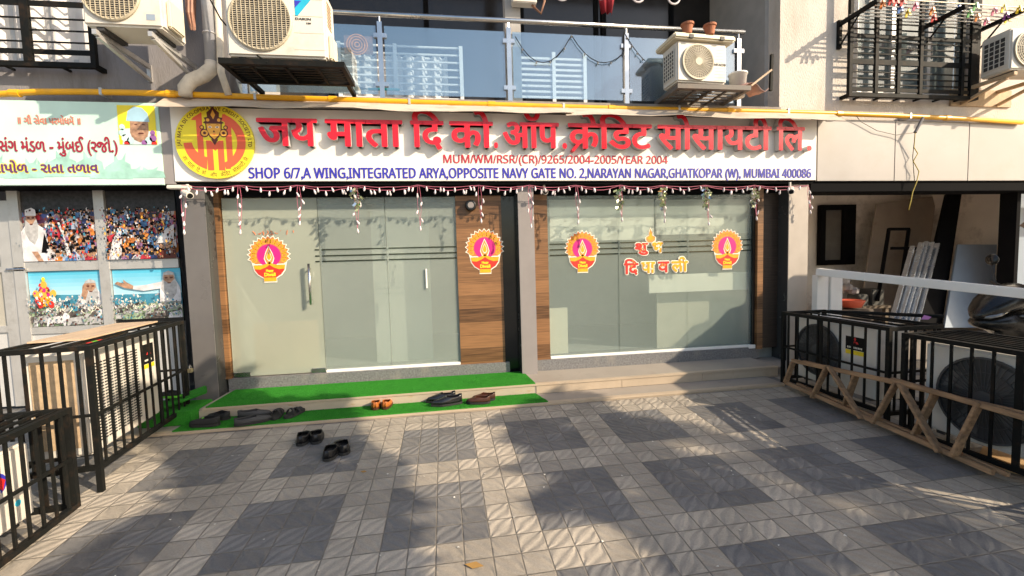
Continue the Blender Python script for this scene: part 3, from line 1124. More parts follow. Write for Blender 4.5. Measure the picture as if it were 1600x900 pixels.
# J: stem plus hooked bowl on the left
shape(lt, [(-.56, .57)] + [(-.5, .645), (-.3, .775), (-.285, .78), (-.285, .57)], 0, 1)
shape(lt, [(-.44, .57), (-.285, .57), (-.285, -.75), (-.44, -.45)], 0, 1)
o_ = arc(0, 0, .79, 183, 252, 16)
i_ = arc(-.1, .05, .48, 236, 187, 12)
pts = o_ + [(-.285, -.45), (-.44, -.33)] + i_
for k in range(16):
    a0 = 183 + (252 - 183) * k / 16
    a1 = 183 + (252 - 183) * (k + 1) / 16
    r0, r1 = .5 - .02 * k / 16 * 3, .5 - .02 * (k + 1) / 16 * 3
    shape(lt, [(.79 * math.cos(rad(a0)), .79 * math.sin(rad(a0))), (.79 * math.cos(rad(a1)), .79 * math.sin(rad(a1))), (-.08 + r1 * math.cos(rad(a1)), r1 * math.sin(rad(a1))), (-.08 + r0 * math.cos(rad(a0)), r0 * math.sin(rad(a0)))], 0, 1.3)
# D: stem and bowl on the right
shape(lt, [(.285, .76), (.44, .62), (.44, -.42), (.36, -.74), (.285, -.74)], 0, 1)
for k in range(24):
    a0, a1 = 72 - 144 * k / 24, 72 - 144 * (k + 1) / 24
    shape(lt, [(.79 * math.cos(rad(a0)), .79 * math.sin(rad(a0))), (.79 * math.cos(rad(a1)), .79 * math.sin(rad(a1))), (.02 + .55 * math.cos(rad(a1)), .6 * math.sin(rad(a1))), (.02 + .55 * math.cos(rad(a0)), .6 * math.sin(rad(a0)))], 0, 1.3)
# M in the middle
shape(lt, [(-.22, -.78), (-.22, -.05), (-.06, -.05), (-.06, -.78)], 0, 1)
shape(lt, [(.06, -.78), (.06, -.05), (.22, -.05), (.22, -.78)], 0, 1)
shape(lt, [(-.22, -.05), (0, -.25), (0, -.08), (-.1, .03), (-.22, .03)], 0, 1.3)
shape(lt, [(.22, -.05), (.22, .03), (.1, .03), (0, -.08), (0, -.25)], 0, 1.3)
lt.build('monogram', coral, em, fixn=False)
# goddess mask: crown, face, eyes, ear-rings
fc = MB()
shape(fc, [(-.27, .5), (-.2, .56), (-.24, .64), (-.15, .66), (-.16, .78), (-.07, .86), (0, .95), (.07, .86), (.16, .78), (.15, .66), (.24, .64), (.2, .56), (.27, .5), (.1, .45), (-.1, .45)], 0, 2)
shape(fc, [(-.06, .72), (0, .86), (.06, .72), (0, .6)], 1, 3)
for s_ in (-1, 1):
    shape(fc, arc(s_ * .14, .58, .045, 0, 330, 9), 1, 3)
    shape(fc, arc(s_ * .24, .23, .115, 0, 345, 14), 0, 2)
    shape(fc, arc(s_ * .24, .23, .085, 0, 345, 14), 2, 3)
    shape(fc, arc(s_ * .24, .23, .04, 0, 330, 10), 0, 4)
    shape(fc, arc(s_ * .3, .38, .06, 0, 330, 10), 0, 2)
    shape(fc, arc(s_ * .3, .38, .035, 0, 330, 10), 2, 3)
shape(fc, [(-.21, .5), (.21, .5), (.2, .3), (.13, .14), (0, -.02), (-.13, .14), (-.2, .3)], 0, 2.5)
shape(fc, [(-.18, .48), (.18, .48), (.17, .31), (.1, .16), (0, .06), (-.1, .16), (-.17, .31)], 2, 3.5)
for s_ in (-1, 1):
    shape(fc, [(s_ * .03, .38), (s_ * .08, .42), (s_ * .15, .39), (s_ * .09, .36)], 3, 4.5)
    shape(fc, arc(s_ * .09, .388, .02, 0, 330, 8), 0, 5.5)
    shape(fc, [(s_ * .03, .43), (s_ * .1, .465), (s_ * .16, .44), (s_ * .1, .452)], 0, 4.5)
shape(fc, [(-.05, .2), (0, .215), (.05, .2), (0, .18)], 4, 4.5)
shape(fc, [(-.012, .3), (.012, .3), (.025, .25), (-.025, .25)], 0, 4.3)
shape(fc, [(-.1, .07), (0, -.1), (.1, .07), (.04, .05), (0, .0), (-.04, .05)], 0, 2.2)
fc.build('goddess_mask', [maroon, gold, gold, cream, coral], em, fixn=False)


def ringtext(mb, s, r, a0, a1, h, inward=False, adv=None):
    """characters set along an arc; top text reads clockwise, bottom text anticlockwise"""
    ws = []
    items = []
    for ch in s:
        if ch == ' ':
            items.append((None, .35))
            continue
        vs, fs, nz = glyphs(ch, 0, 2)
        wd = max(v[0] for v in vs) - min(v[0] for v in vs)
        items.append(((vs, fs), wd + .12))
    tot = sum(i[1] for i in items)
    cur = 0
    for it, wd in items:
        a = a0 + (a1 - a0) * (cur + wd / 2) / tot
        cur += wd
        if it is None:
            continue
        vs, fs = it
        mx = (max(v[0] for v in vs) + min(v[0] for v in vs)) / 2
        t = rad(a)
        rd = Vector((math.cos(t), math.sin(t)))
        tg = Vector((rd.y, -rd.x)) * (-1 if inward else 1)
        up = rd * (-1 if inward else 1)
        for ox, oy in ((0, 0), (.04, 0), (0, .04)):
            out = []
            for v in vs:
                q = rd * r + tg * ((v[0] - mx + ox) * h) + up * ((v[1] + oy) * h)
                out.append(P2(q.x, q.y, 1.5 + ox * 3 + oy * 5))
            mb.add(out, fs, 0)


rt = MB()
ringtext(rt, sans("JAI MATA DI CO-OPERATIVE CREDIT SOCIETY LTD"), .855, 189, -9, .125)
rt.build('ring_text', maroon, em, fixn=False)
rt = MB()
for wd_, a0, a1 in (("जय", 206, 214), ("माता", 218, 231), ("िद", 235, 241), ("को", 245, 252), ("ऑप", 259, 270), ("केिडट", 276, 293), ("सोसायटी", 298, 322), ("िल", 326, 332)):
    vs, fs, nz = glyphs(wd_, 0, 2)
    xa_, xb_ = min(v[0] for v in vs), max(v[0] for v in vs)
    out = []
    for v in vs:
        t = rad(a0 + (a1 - a0) * (v[0] - xa_) / (xb_ - xa_))
        r = .955 - v[1] * .16
        out.append(P2(r * math.cos(t), r * math.sin(t), 1.5))
    rt.add(out, fs, 0)
rt.build('ring_text', maroon, em, fixn=False)

# ------------------------------------------------------------------ green sign on the left
gs = thing('shop_signboard', 'pale mint signboard with Gujarati lettering and a small portrait photo', 'signboard', (-4, Y_SIGN, 2.63))
xe = -2.90
MB().box((-7, Y_SIGN, 2.60), (xe, Y_SIGN + .05, 3.42)).build('board', mintp, gs, bevel=.003)
mb = MB()
R2 = random.Random(4)
for i in range(26):   # faint printed herd of cattle along the bottom edge
    x = -6.4 + i * .135 + R2.uniform(-.03, .03)
    h = R2.uniform(.07, .2)
    wv = R2.uniform(.1, .16)
    z = 2.66 + R2.uniform(0, .03)
    yy = Y_SIGN - .001 - i * .00008
    mb.add([(x - wv, yy, z), (x + wv, yy, z), (x + wv * .9, yy, z + h * .75), (x + wv * .5, yy, z + h * .9), (x + wv * .62, yy, z + h * 1.35), (x + wv * .3, yy, z + h), (x, yy, z + h * .95), (x - wv * .25, yy, z + h * 1.3), (x - wv * .3, yy, z + h * .9), (x - wv, yy, z + h * .6)], [tuple(range(10))])
mb.build('cattle_print', mintd, gs, fixn=False)
ys_ = Y_SIGN - .004


def gtext(body, xa_px, xb_px, pyb, pyt, m, name, bold, base=HG, halo=None):
    t = MB()
    if halo:
        text(t, body, atY(xa_px, pyb, ys_).x, atY(xb_px, pyb, ys_).x, atY((xa_px + xb_px) / 2, pyb, ys_).z, atY((xa_px + xb_px) / 2, pyt, ys_).z, ys_ + .0025, 0, (halo, halo), 1, None, base, nstrike=8)
    text(t, body, atY(xa_px, pyb, ys_).x, atY(xb_px, pyb, ys_).x, atY((xa_px + xb_px) / 2, pyb, ys_).z, atY((xa_px + xb_px) / 2, pyt, ys_).z, ys_ - .001, 0, (bold, bold), 0, None, base, nstrike=6)
    t.build(name, [m, yellow], gs, fixn=False)


gtext("॥ ગૌ સેવા પરમોધમૅ ॥", 29, 126, 194, 184.5, gujo, 'motto_line', .002)
gtext("સંગ મંડળ - મુંબઈ (રજી.)", -1, 184, 237, 221, gujr, 'name_line', .0035)
gtext("પાંજરાપોળ - રાતા તળાવ", -48, 154, 269.5, 257, gujp, 'place_line', .004, halo=.012)
# portrait photo: man in a white cap with a flower garland
po = MB()
pA, pB = atY(182, 164, ys_), atY(246, 226, ys_)
pw, ph_ = pB.x - pA.x, pA.z - pB.z


def pp(u, v, k):
    return (pA.x + u * pw, ys_ - .0006 * k, pB.z + v * ph_)


def psh(pts, mi, k):
    po.add([pp(u, v, k) for u, v in pts], [tuple(range(len(pts)))], mi)


psh([(0, 0), (1, 0), (1, 1), (0, 1)], 0, 0)
psh([(.08, 0), (.95, 0), (.93, .25), (.75, .4), (.4, .42), (.15, .4)], 3, 1)
psh([(.3, .3), (.35, .14), (.55, .05), (.74, .15), (.8, .35), (.8, .66), (.32, .66)], 1, 2)
psh([(.22, .6), (.84, .58), (.8, .8), (.66, .94), (.45, .97), (.28, .85)], 2, 3)
for u, v, rr, mi in ((.1, .3, .1, 5), (.16, .16, .1, 3), (.3, .1, .1, 5), (.2, .02, .08, 4), (.9, .16, .1, 6), (.78, .1, .1, 5), (.66, .04, .08, 6), (.92, .02, .08, 4), (.1, .44, .08, 5), (.9, .3, .07, 6)):
    psh([(u + rr * math.cos(a * .7), max(0, v + rr * math.sin(a * .7))) for a in range(9)], mi, 4)
for s_ in (0, 1):
    psh([(.43 + s_ * .2, .5), (.51 + s_ * .2, .5), (.5 + s_ * .2, .525), (.44 + s_ * .2, .525)], 7, 5)
psh([(.5, .27), (.68, .27), (.64, .3), (.54, .3)], 7, 5)
psh([(.57, .5), (.6, .5), (.64, .37), (.55, .36)], 8, 4.5)
po.build('portrait_photo', [yellow, skin, mat('print_blue_cap', (.35, .55, .68), .5, bump=0), mat('print_pale_shirt', (.6, .72, .72), .5, bump=0), redp, mat('print_pale_flower', (.5, .72, .7), .5, bump=0), mat('print_violet_flower', (.3, .12, .35), .5, bump=0), maroon, mat('print_nose', (.36, .2, .12), .5, bump=0)], gs, fixn=False)
# dark strip between the two signs
MB().box((xe + .002, Y_SIGN + .01, 2.61), (-2.797, Y_SIGN + .06, 3.4)).build('sign_gap_panel', pillargrey, bd)

# ------------------------------------------------------------------ tin flashing sheets above the sign
def tin(pa, pb, label, sag0, sag1, e=0):
    a0, a1 = atY(pa, 160, 4.7).x, atY(pb, 180, 4.7).x
    m = MB()
    n = 14
    vs = []
    for i in range(n + 1):
        t = i / n
        x = a0 + (a1 - a0) * t
        dz = sag0 + (sag1 - sag0) * t + .008 * math.sin(t * 9 + pa) + (.006 * R.random())
        vs += [(x, 4.925 - e, 3.485 + e), (x, 4.82 - e, 3.405 + dz * .5 + e), (x + .02 * math.sin(i), 4.715 - e, 3.325 + dz + e)]
    m.add(vs, [(i * 3 + k, (i + 1) * 3 + k, (i + 1) * 3 + k + 1, i * 3 + k + 1) for i in range(n) for k in (0, 1)])
    o = m.build('tin_sheet', sheet, solid=.004, fixn=False)
    return tag(o, label, 'sheet', 'tin flashing sheets above the main sign')


tin(236, 478, 'beige tin sheet above the round yellow emblem', .0, .012, .0)
tin(470, 700, 'beige tin sheet above the first Hindi words, left of the middle', .02, -.01, .003)
tin(690, 895, 'beige tin sheet over the middle of the Hindi headline', .005, .01, .0)
tin(885, 1085, 'beige tin sheet right of the middle of the Hindi headline, with a bent corner', -.015, .012, .003)
tin(1070, 1322, 'beige tin sheet over the right end of the Hindi headline', .0, -.01, .0)

# ------------------------------------------------------------------ pipes
pts = []
for px, py in ((-60, 149), (0, 147), (60, 143.5), (133, 143.5), (210, 145), (280, 147), (400, 151.5), (520, 155.5), (640, 159.5), (800, 164.5), (950, 169), (1120, 172.5), (1200, 174.5), (1290, 177), (1400, 181), (1500, 185.5), (1597, 191.5)):
    pts.append(atY(px, py, 4.89))
gp = thing('gas_pipe', 'long thin yellow gas pipe running across the wall above the signs', 'pipe', (0, 4.89, 3.5))
MB().tube(pts, .029, 10).build('pipe_run', pipey, gp, smooth=True)
for px, py in ((24, 145.5), (268, 146.5), (520, 155.5), (768, 163.5), (955, 169.2), (1140, 173), (1310, 177.7), (1480, 184.5)):
    p = atY(px, py, 4.89)
    MB().tube([(p.x - .04, p.y, p.z), (p.x + .04, p.y, p.z - .001)], .036, 10).build('coupling', pipey, gp)
for px, py in ((160, 144), (400, 151.5), (640, 159.5), (880, 167), (1060, 171), (1230, 175.3), (1420, 181.7)):
    p = atY(px, py, 4.89)
    MB().box((p.x - .012, 4.86, p.z - .035), (p.x + .012, 5.0, p.z + .035)).build('wall_clip', alu, gp)
dp = thing('drain_pipe', 'grey vertical drain pipe with a wrapped elbow beside the air conditioner', 'pipe', (-2.4, 4.9, 3.5))
a = atY(331, 100, 4.86)
MB().tube([(a.x, 4.86, 6.2), (a.x, 4.86, a.z)], .056, 14).build('pipe', pvc, dp, smooth=True)
e1, e2, e3, e4, e5 = atY(331, 98, 4.86), atY(331, 107, 4.85), atY(318, 118, 4.84), atY(299, 126, 4.83), atY(289, 138, 4.82)
e6 = atY(290, 150, 4.82)
MB().tube([e1, e2, e3, e4, e5, e6], [.062, .066, .068, .068, .064, .058], 14).build('wrapped_elbow', bandage, dp, smooth=True)
for z in (4.1, 4.6):
    MB().ring((a.x, 4.86, z), (0, 0, 1), .058, .008, 18, 5).build('pipe_clip', alu, dp)
p = atY(320, 40, 4.9)
q = atY(352, 100, 4.9)
tag(MB().tube([(p.x, 4.93, 6.1), (p.x, 4.93, atY(320, 98, 4.93).z)], .03, 8).build('conduit', black), 'black vertical conduit just left of the grey drain pipe', 'conduit')
tag(MB().tube([(q.x, 4.86, 6.1), (q.x - .02, 4.86, 3.95), (q.x + .0, 4.8, 3.7), (q.x + .03, 4.86, 3.5)], .035, 8).build('conduit', bandage, smooth=True), 'pale lagged pipe right of the grey drain pipe', 'pipe')
cb_ = MB()
for k in range(4):
    cb_.tube([atY(291 + k * 3, -60, 4.88), atY(292 + k * 2.5, 20, 4.85 - .02 * (k % 2)), atY(299 + 1.5 * k, 46, 4.86), atY(300 + k, 30, 4.9), atY(303 + k, -50, 4.92)], .014, 6)
tag(cb_.build('copper_tubing', mat('copper_lagging', (.3, .15, .1), .6, var=.3)), 'bundle of brown lagged copper tubing hanging behind the left air conditioner', 'tubing')
p0_ = [atY(318, -20, 4.8), atY(345, 30, 4.7), atY(385, 75, 4.4), atY(418, 98, 4.25)]
tag(MB().tube(p0_, .008, 6).build('loose_cable', black, smooth=True), 'black loose cable drooping across the fan of the second air conditioner', 'cable')
# thin wires with a short tube hanging in front of the right fascia
a = atY(1442, 184, 4.85)
b_ = atY(1430, 207, 4.84)
hw = thing('hanging_cable', 'frayed yellow cable hanging from a short grey tube on the right fascia', 'cable', tuple(b_))
MB().tube([a, b_], .018, 8).build('conduit_stub', mat('grey_tube', (.12, .12, .13), .5), hw)
pts = [b_, atY(1428, 230, 4.88), atY(1434, 240, 4.88), atY(1427, 252, 4.88), atY(1436, 268, 4.88), atY(1432, 285, 4.88), atY(1426, 300, 4.88), atY(1423, 315, 4.88), atY(1420, 328, 4.88)]
MB().tube(pts, .006, 5).build('cable', mat('cable_yellow', (.45, .34, .06), .6), hw, smooth=True)
MB().tube([b_, atY(1400, 211, 4.9), atY(1370, 204, 4.9), atY(1345, 190, 4.9), atY(1338, 181, 4.88)], .004, 5).build('slack_wire', mat('thin_wire', (.12, .1, .08), .6), hw, smooth=True)
MB().tube([b_, atY(1426, 245, 4.89), atY(1429, 285, 4.89)], .004, 5).build('slack_wire', black, hw)


# ------------------------------------------------------------------ air conditioners
def ac(name, label, w_, d, h, fan, loc, rz=0, casing=acw, gw=wire, spokes=28, rings=9, group=None, side_left=True, top=False, dark=True, disc=True, grid=False):
    """local frame: x along the front, front face at y=0, back at y=d, z up"""
    o = thing(name, label, 'air conditioner', (0, 0, 0), group)
    ca = MB().box((0, 0, .03), (w_, d, h)).build('casing', casing, o, bevel=.018)
    MB().box((.08, .03, 0), (.14, d - .03, .03)).build('foot', acdark, o)
    MB().box((w_ - .14, .03, 0), (w_ - .08, d - .03, .03)).build('foot', acdark, o)
    if fan:
        fx, fz, fr = fan
        MB().lathe([(fr, -.004), (fr, .006)], (fx, 0, fz), 40, ax='y').build('fan_opening', acdark if dark else acbeige, o)
        bl = MB()
        for k in range(4):
            a = k * math.pi / 2 + .4
            ps = []
            for t in range(6):
                rr = fr * (.2 + .72 * t / 5)
                aa = a + t * .1
                ps.append((fx + rr * math.cos(aa), -.006, fz + rr * math.sin(aa)))
            for t in range(5, -1, -1):
                rr = fr * (.2 + .72 * t / 5)
                aa = a + .75 + t * .06
                ps.append((fx + rr * math.cos(aa), -.008, fz + rr * math.sin(aa)))
            bl.add(ps, [tuple(range(12))])
        bl.build('fan_blade', mat('fan_blade_grey', (.09, .09, .09), .5) if 'fan_blade_grey' not in bpy.data.materials else bpy.data.materials['fan_blade_grey'], o, fixn=False)
        gr = MB()
        if grid:
            gr.ring((fx, -.012, fz), (0, 1, 0), fr, .013, 40, 6)
            for k in range(1, 2 * grid):
                d_ = fr * (k / grid - 1)
                h_ = math.sqrt(max(0, fr * fr - d_ * d_))
                gr.tube([(fx - h_, -.02, fz + d_), (fx + h_, -.02, fz + d_)], .0038, 4)
                if k % 2 == 0:
                    gr.tube([(fx + d_, -.026, fz - h_), (fx + d_, -.026, fz + h_)], .0038, 4)
        else:
            for k in range(1, rings + 1):
                gr.ring((fx, -.022 + .008 * (k / rings) ** 2, fz), (0, 1, 0), fr * k / rings, .0035 if k < rings else .011, 36, 4)
            for k in range(spokes):
                a = 2 * math.pi * k / spokes
                gr.tube([(fx + fr * .2 * math.cos(a), -.026, fz + fr * .2 * math.sin(a)), (fx + fr * math.cos(a), -.014, fz + fr * math.sin(a))], .003, 4)
        if disc:
            gr.lathe([(fr * .22, -.03), (fr * .22, -.02)], (fx, 0, fz), 20, ax='y')
        gr.build('fan_guard', gw, o, fixn=False)
    return o, ca


def sidegrid(o, d, h, x, m, n=(5, 7), face=-1):
    s = MB()
    s.box((x + face * .001, .05, .1), (x + face * .004, d - .04, h - .08), 0)
    for i in range(n[0] + 1):
        y = .05 + (d - .09) * i / n[0]
        s.box((x + face * .0045, y - .004, .095), (x + face * .012, y + .004, h - .075), 1)
    for i in range(n[1] + 1):
        z = .1 + (h - .18) * i / n[1]
        s.box((x + face * .0047, .046, z - .004), (x + face * .0118, d - .036, z + .004), 1)
    return s.build('side_grille', [acdark, m], o)


# second unit on a slatted steel tray
A0 = atY(356, 94, 4.3)
o, ca = ac('ac_outdoor_unit', 'big beige air conditioner unit with blue logo on a dark slatted tray', .86, .32, .66, (.30, .345, .262), (0, 0, 0), disc=False, grid=14)
lg = MB()
lg.poly([(.60, -.001, .57), (.76, -.001, .57), (.62, -.001, .40), (.60, -.001, .40)], (0, -1, 0), .0015, 0)
lg.poly([(.60, -.0027, .535), (.66, -.0027, .535), (.60, -.0027, .47)], (0, -1, 0), .0008, 1)
lg.build('logo', [stickercyan, bluetx], o)
t = MB()
text(t, "DAIKIN", .60, .735, .365, .385, -.002, 0, (.001, .001), 0, None, HH)
text(t, "5 KW", .695, .735, .33, .345, -.002, 0, (.001, .001), 0, None, HH)
t.build('brand_text', acdark, o, fixn=False)
sp = MB()
sp.box((.861, .06, .05), (.90, .24, .28))
sp.build('valve_cover', accream, o, bevel=.012)
sp = MB()
for k in range(7):
    sp.box((.861, .07, .36 + k * .035), (.866, .2, .375 + k * .035))
sp.build('side_handle_slots', acbeige, o)
for k in range(4):
    MB().box((.58, -.001, .1 + k * .15), (.85, -.0025, .103 + k * .15)).build('casing_groove', accream, o)
place(o, (A0.x, 4.3, 3.62))


def tray(x0, x1, yf, yb, z, nsl, m=black, label='', name='mounting_tray'):
    o = thing(name, label, 'mounting frame', ((x0 + x1) / 2, yb, z))
    f = MB()
    f.box((x0, yf, z - .05), (x1, yf + .04, z))
    f.box((x0, yb - .04, z - .05), (x1, yb, z))
    f.box((x0, yf + .04, z - .049), (x0 + .04, yb - .04, z - .001))
    f.box((x1 - .04, yf + .04, z - .049), (x1, yb - .04, z - .001))
    f.build('frame', m, o)
    for i in range(nsl):
        y = yf + .06 + (yb - yf - .12) * (i + .5) / nsl
        MB().box((x0 + .04, y - .013, z - .03), (x1 - .04, y + .013, z - .012)).build('slat', m, o)
    for x in (x0 + .25, (x0 + x1) / 2, x1 - .25):
        MB().box((x - .012, yf + .041, z - .05), (x + .012, yb - .041, z - .031)).build('cross_bar', m, o)
    for x in (x0 + .05, x1 - .09):
        MB().box((x, yb, z - .045), (x + .04, 5.0, z - .005)).build('arm', m, o)
    return o


tray(A0.x - .06, A0.x + 1.02, 4.25, 4.7, 3.605, 6, black, 'dark slatted steel tray under the big air conditioner with blue logo')
# first (left, cut off by the frame) unit on two triangle brackets
B0 = atY(130, 38, 4.3)
o, ca = ac('ac_outdoor_unit', 'beige air conditioner unit on two triangular brackets at the upper left', .63, .34, .56, (.235, .30, .225), (0, 0, 0), disc=False, grid=12)
MB().box((.631, .05, .06), (.675, .25, .3)).build('valve_cover', accream, o, bevel=.012)
MB().box((.50, -.002, .09), (.57, -.001, .14)).build('rating_label', bluepanel, o)
place(o, (B0.x, 4.3, B0.z - .03))
for dx, nm in ((.06, 'left'), (.5, 'right')):
    b_ = thing('wall_bracket', 'grey triangular steel bracket under the %s end of the upper left air conditioner' % nm, 'bracket', (B0.x + dx, 5.0, B0.z - .05))
    x = B0.x + dx
    z = B0.z - .045
    MB().box((x, 4.3, z - .03), (x + .035, 4.97, z + .012)).build('arm', alu, b_)
    MB().box((x, 4.97, z - .16), (x + .035, 5.0, z + .012)).build('wall_plate', alu, b_)
    MB().bar((x + .0175, 4.34, z - .03), (x + .0175, 4.97, z - .14), .033, .03).build('strut', alu, b_)
# third unit (right of the balcony)
C0 = atY(1058, 136, 4.55)
o, ca = ac('ac_outdoor_unit', 'cream air conditioner unit with two clay pots on its lid, outside the balcony railing', .62, .30, .47, (.25, .245, .185), (0, 0, 0), rings=11, spokes=36)
sidegrid(o, .30, .47, 0, acw)
MB().box((-.06, -.05, .472), (.70, .36, .535)).build('lid', accream, o, bevel=.016)
cl = MB()
for x in (.12, .5):
    MB().box((x, -.056, .478), (x + .05, -.03, .515)).build('lid_clip', acdark, o)
t = MB()
text(t, "HITACHI", .46, .60, .22, .245, -.002, 0, (.0015, .001), 0, None, HH)
t.build('brand_text', acdark, o, fixn=False)
lv = MB()
for k in range(11):
    lv.box((.46, -.002, .06 + k * .033), (.6, -.0008, .064 + k * .033))
lv.build('louvre_line', accream, o)
place(o, (C0.x, 4.55, 3.625), rad(3))
tray(C0.x - .02, C0.x + .86, 4.5, 5.05, 3.61, 5, mat('brown_steel', (.12, .1, .085), .6, dirt=(.2, .13, .08)), 'brown steel tray under the cream air conditioner with clay pots')
for i, (px, lab) in enumerate(((1074, 'small terracotta pot on the air conditioner lid, the left one'), (1109, 'small terracotta pot on the air conditioner lid, the right one'))):
    p = atY(px, 55, 4.55)
    pt = thing('clay_pot', lab, 'pot', (p.x, 4.55, 4.162), 'clay pots on the air conditioner')
    MB().lathe([(.044, 0), (.06, .085), (.07, .087), (.07, .108), (.058, .108), (.052, .07), (.0, .068)], (p.x, 4.55, 4.162), 18).build('pot', clay, pt, smooth=False)
# fourth unit at the right edge
D0 = atY(1578, 112, 4.45)
o, ca = ac('ac_outdoor_unit', 'beige air conditioner unit cut by the right edge beside the grilled window', .8, .32, .52, (.25, .27, .21), (0, 0, 0))
sidegrid(o, .32, .52, 0, acw, (4, 6))
place(o, (D0.x, 4.45, D0.z), rad(-4))
b_ = thing('wall_bracket', 'tan steel bracket under the air conditioner at the right edge', 'bracket', (D0.x + .1, 5.0, D0.z - .04))
for x in (D0.x + .02, D0.x + .6):
    MB().box((x, 4.42, D0.z - .045), (x + .045, 4.975, D0.z - .004)).build('arm', acbeige, b_)
    MB().bar((x + .02, 4.5, D0.z - .05), (x + .02, 4.97, D0.z - .2), .04, .03).build('strut', acbeige, b_)
MB().box((D0.x - .12, 4.975, D0.z - .22), (D0.x + .85, 4.999, D0.z - .001)).build('wall_plate', acbeige, b_)

# ------------------------------------------------------------------ balcony railing and what stands on the balcony
rl = thing('balcony_railing', 'stainless steel balcony railing with glass panels coloured blue for the reflected sky', 'railing', (1, 5.02, 3.56))
YR = 5.0
zr = 4.455
MB().tube([(-2.2, YR, zr), (3.68, YR, zr)], .027, 14).build('handrail', steel, rl, smooth=True)
px_ = [-2.1, -.69, .735, 2.145, 3.6]
for x in px_:
    po_ = MB()
    po_.box((x - .026, YR - .022, 3.556), (x + .026, YR + .022, 4.37))
    po_.tube([(x, YR, 4.37), (x, YR, zr - .02)], .012, 8)
    po_ = po_.build('post', steel, rl)
    for z in (3.68, 4.2):
        MB().box((x - .07, YR - .02, z), (x + .07, YR + .028, z + .05)).build('glass_clamp', steel, po_, bevel=.004)
for i in range(4):
    MB().box((px_[i] + .045, YR + .002, 3.60), (px_[i + 1] - .045, YR + .012, 4.335)).build('glass_panel', balglass, rl)
sw = thing('string_light', 'dark sagging wire of tiny lights along the balcony glass', 'string light', (1.5, 4.98, 4.3))
pts = []
for (a, b2_, sg_) in (((805, 57), (893, 55), 42), ((893, 55), (975, 82), 28), ((975, 50), (1008, 95), 4)):
    for i in range(9):
        t = i / 8
        pts.append(atY(a[0] + (b2_[0] - a[0]) * t, a[1] + (b2_[1] - a[1]) * t + sg_ * 4 * t * (1 - t), 4.975))
MB().tube(pts, .005, 5).build('wire', black, sw)
for p in pts[1::2]:
    MB().lathe([(.004, 0), (.012, -.012), (.006, -.03)], p, 6).build('bulb', lens, sw)
p = atY(1020, 100, 5.5)
tk = thing('water_tank', 'black plastic water drum with a lid behind the balcony glass', 'water drum', (p.x, 5.5, 3.56))
MB().lathe([(.25, 0), (.27, .05), (.27, .5), (.25, .56), (.12, .62), (.1, .63), (.1, .68), (0, .7)], (p.x, 5.5, 3.556), 24).build('drum', drum, tk, smooth=True)
MB().lathe([(.12, .68), (.125, .69), (.125, .72), (0, .73)], (p.x, 5.5, 3.556), 20).build('lid', drum, tk)
p = atY(1158, 120, 4.8)
bk = thing('bucket', 'white plastic bucket on the tray right of the cream air conditioner', 'bucket', (p.x, 4.86, 3.61))
MB().lathe([(.075, 0), (.1, .26), (.108, .262), (.108, .28), (.09, .28), (.07, .03), (0, .03)], (p.x, 4.86, 3.612), 20).build('body', bucket, bk, smooth=True)
p, q = atY(1172, 135, 4.62), atY(1204, 110, 4.62)
tag(MB().bar(p, q, .05, .02).build('wooden_slat', ply), 'pale wooden slat leaning on the right end of the brown tray', 'slat')
p, q = atY(1206, 85, 4.68), atY(1204, 142, 4.68)
tag(MB().bar(p, q, .03, .03).build('steel_upright', black), 'black steel upright at the right end of the brown tray', 'bar')
rb = MB()
p = atY(1170, 136, 4.7)
pts = []
vs = []
for i in range(7):
    for j in range(5):
        vs.append((p.x - .12 + .05 * i, 4.6 + .05 * j, 3.625 + .06 * R.random() + .05 * math.sin(i)))
rb.add(vs, [(i * 5 + j, i * 5 + j + 1, (i + 1) * 5 + j + 1, (i + 1) * 5 + j) for i in range(6) for j in range(4)])
tag(rb.build('crumpled_sack', mat('pink_sack', (.5, .3, .25), .8, var=.3), smooth=True, solid=.004, fixn=False), 'crumpled pinkish sack on the brown tray beside the bucket', 'sack')
p, q = atY(537, 55, 6.05), atY(583, 85, 6.05)
mt = MB().box((p.x, 6.05, q.z), (q.x, 6.06, p.z))
for k, r in enumerate((.13, .1, .065, .03)):
    mt.ring(((p.x * .55 + q.x * .45), 6.045, (p.z + q.z) / 2), (0, 1, 0), r, .008, 24, 4, 1)
tag(mt.build('wall_hanging', [mosaic, orap]), 'brown cloth wall hanging with a round pattern on the balcony', 'wall hanging')
p, q = atY(560, 138, 4.85), atY(570, 145, 4.85)
br = thing('broom', 'green bristled broom with a turquoise handle lying on the balcony floor', 'broom', (p.x, 5.2, 3.56))
h0, h1 = atY(575, 139, 5.15), atY(516, 138, 5.15)
MB().tube([h0 + Vector((.35, 0, 0)), h0], .016, 8).build('handle', mat('turquoise_plastic', (.02, .4, .42), .4), br)
bh = MB()
for k in range(40):
    d = Vector((R.uniform(-.5, -.3), R.uniform(-.08, .08), R.uniform(-.04, .06)))
    bh.tube([h0, h0 + d], .005, 4)
bh.build('bristles', mat('green_bristle', (.12, .16, .05), .8, var=.4), br)
o = tag(MB().box((atY(452, 135, 5.6).x, 5.6, 3.556), (atY(500, 135, 5.6).x, 5.85, 3.75)).build('storage_box', mat('blue_plastic', (.03, .08, .25), .5), bevel=.03), 'blue plastic box on the balcony floor under the tray', 'box')
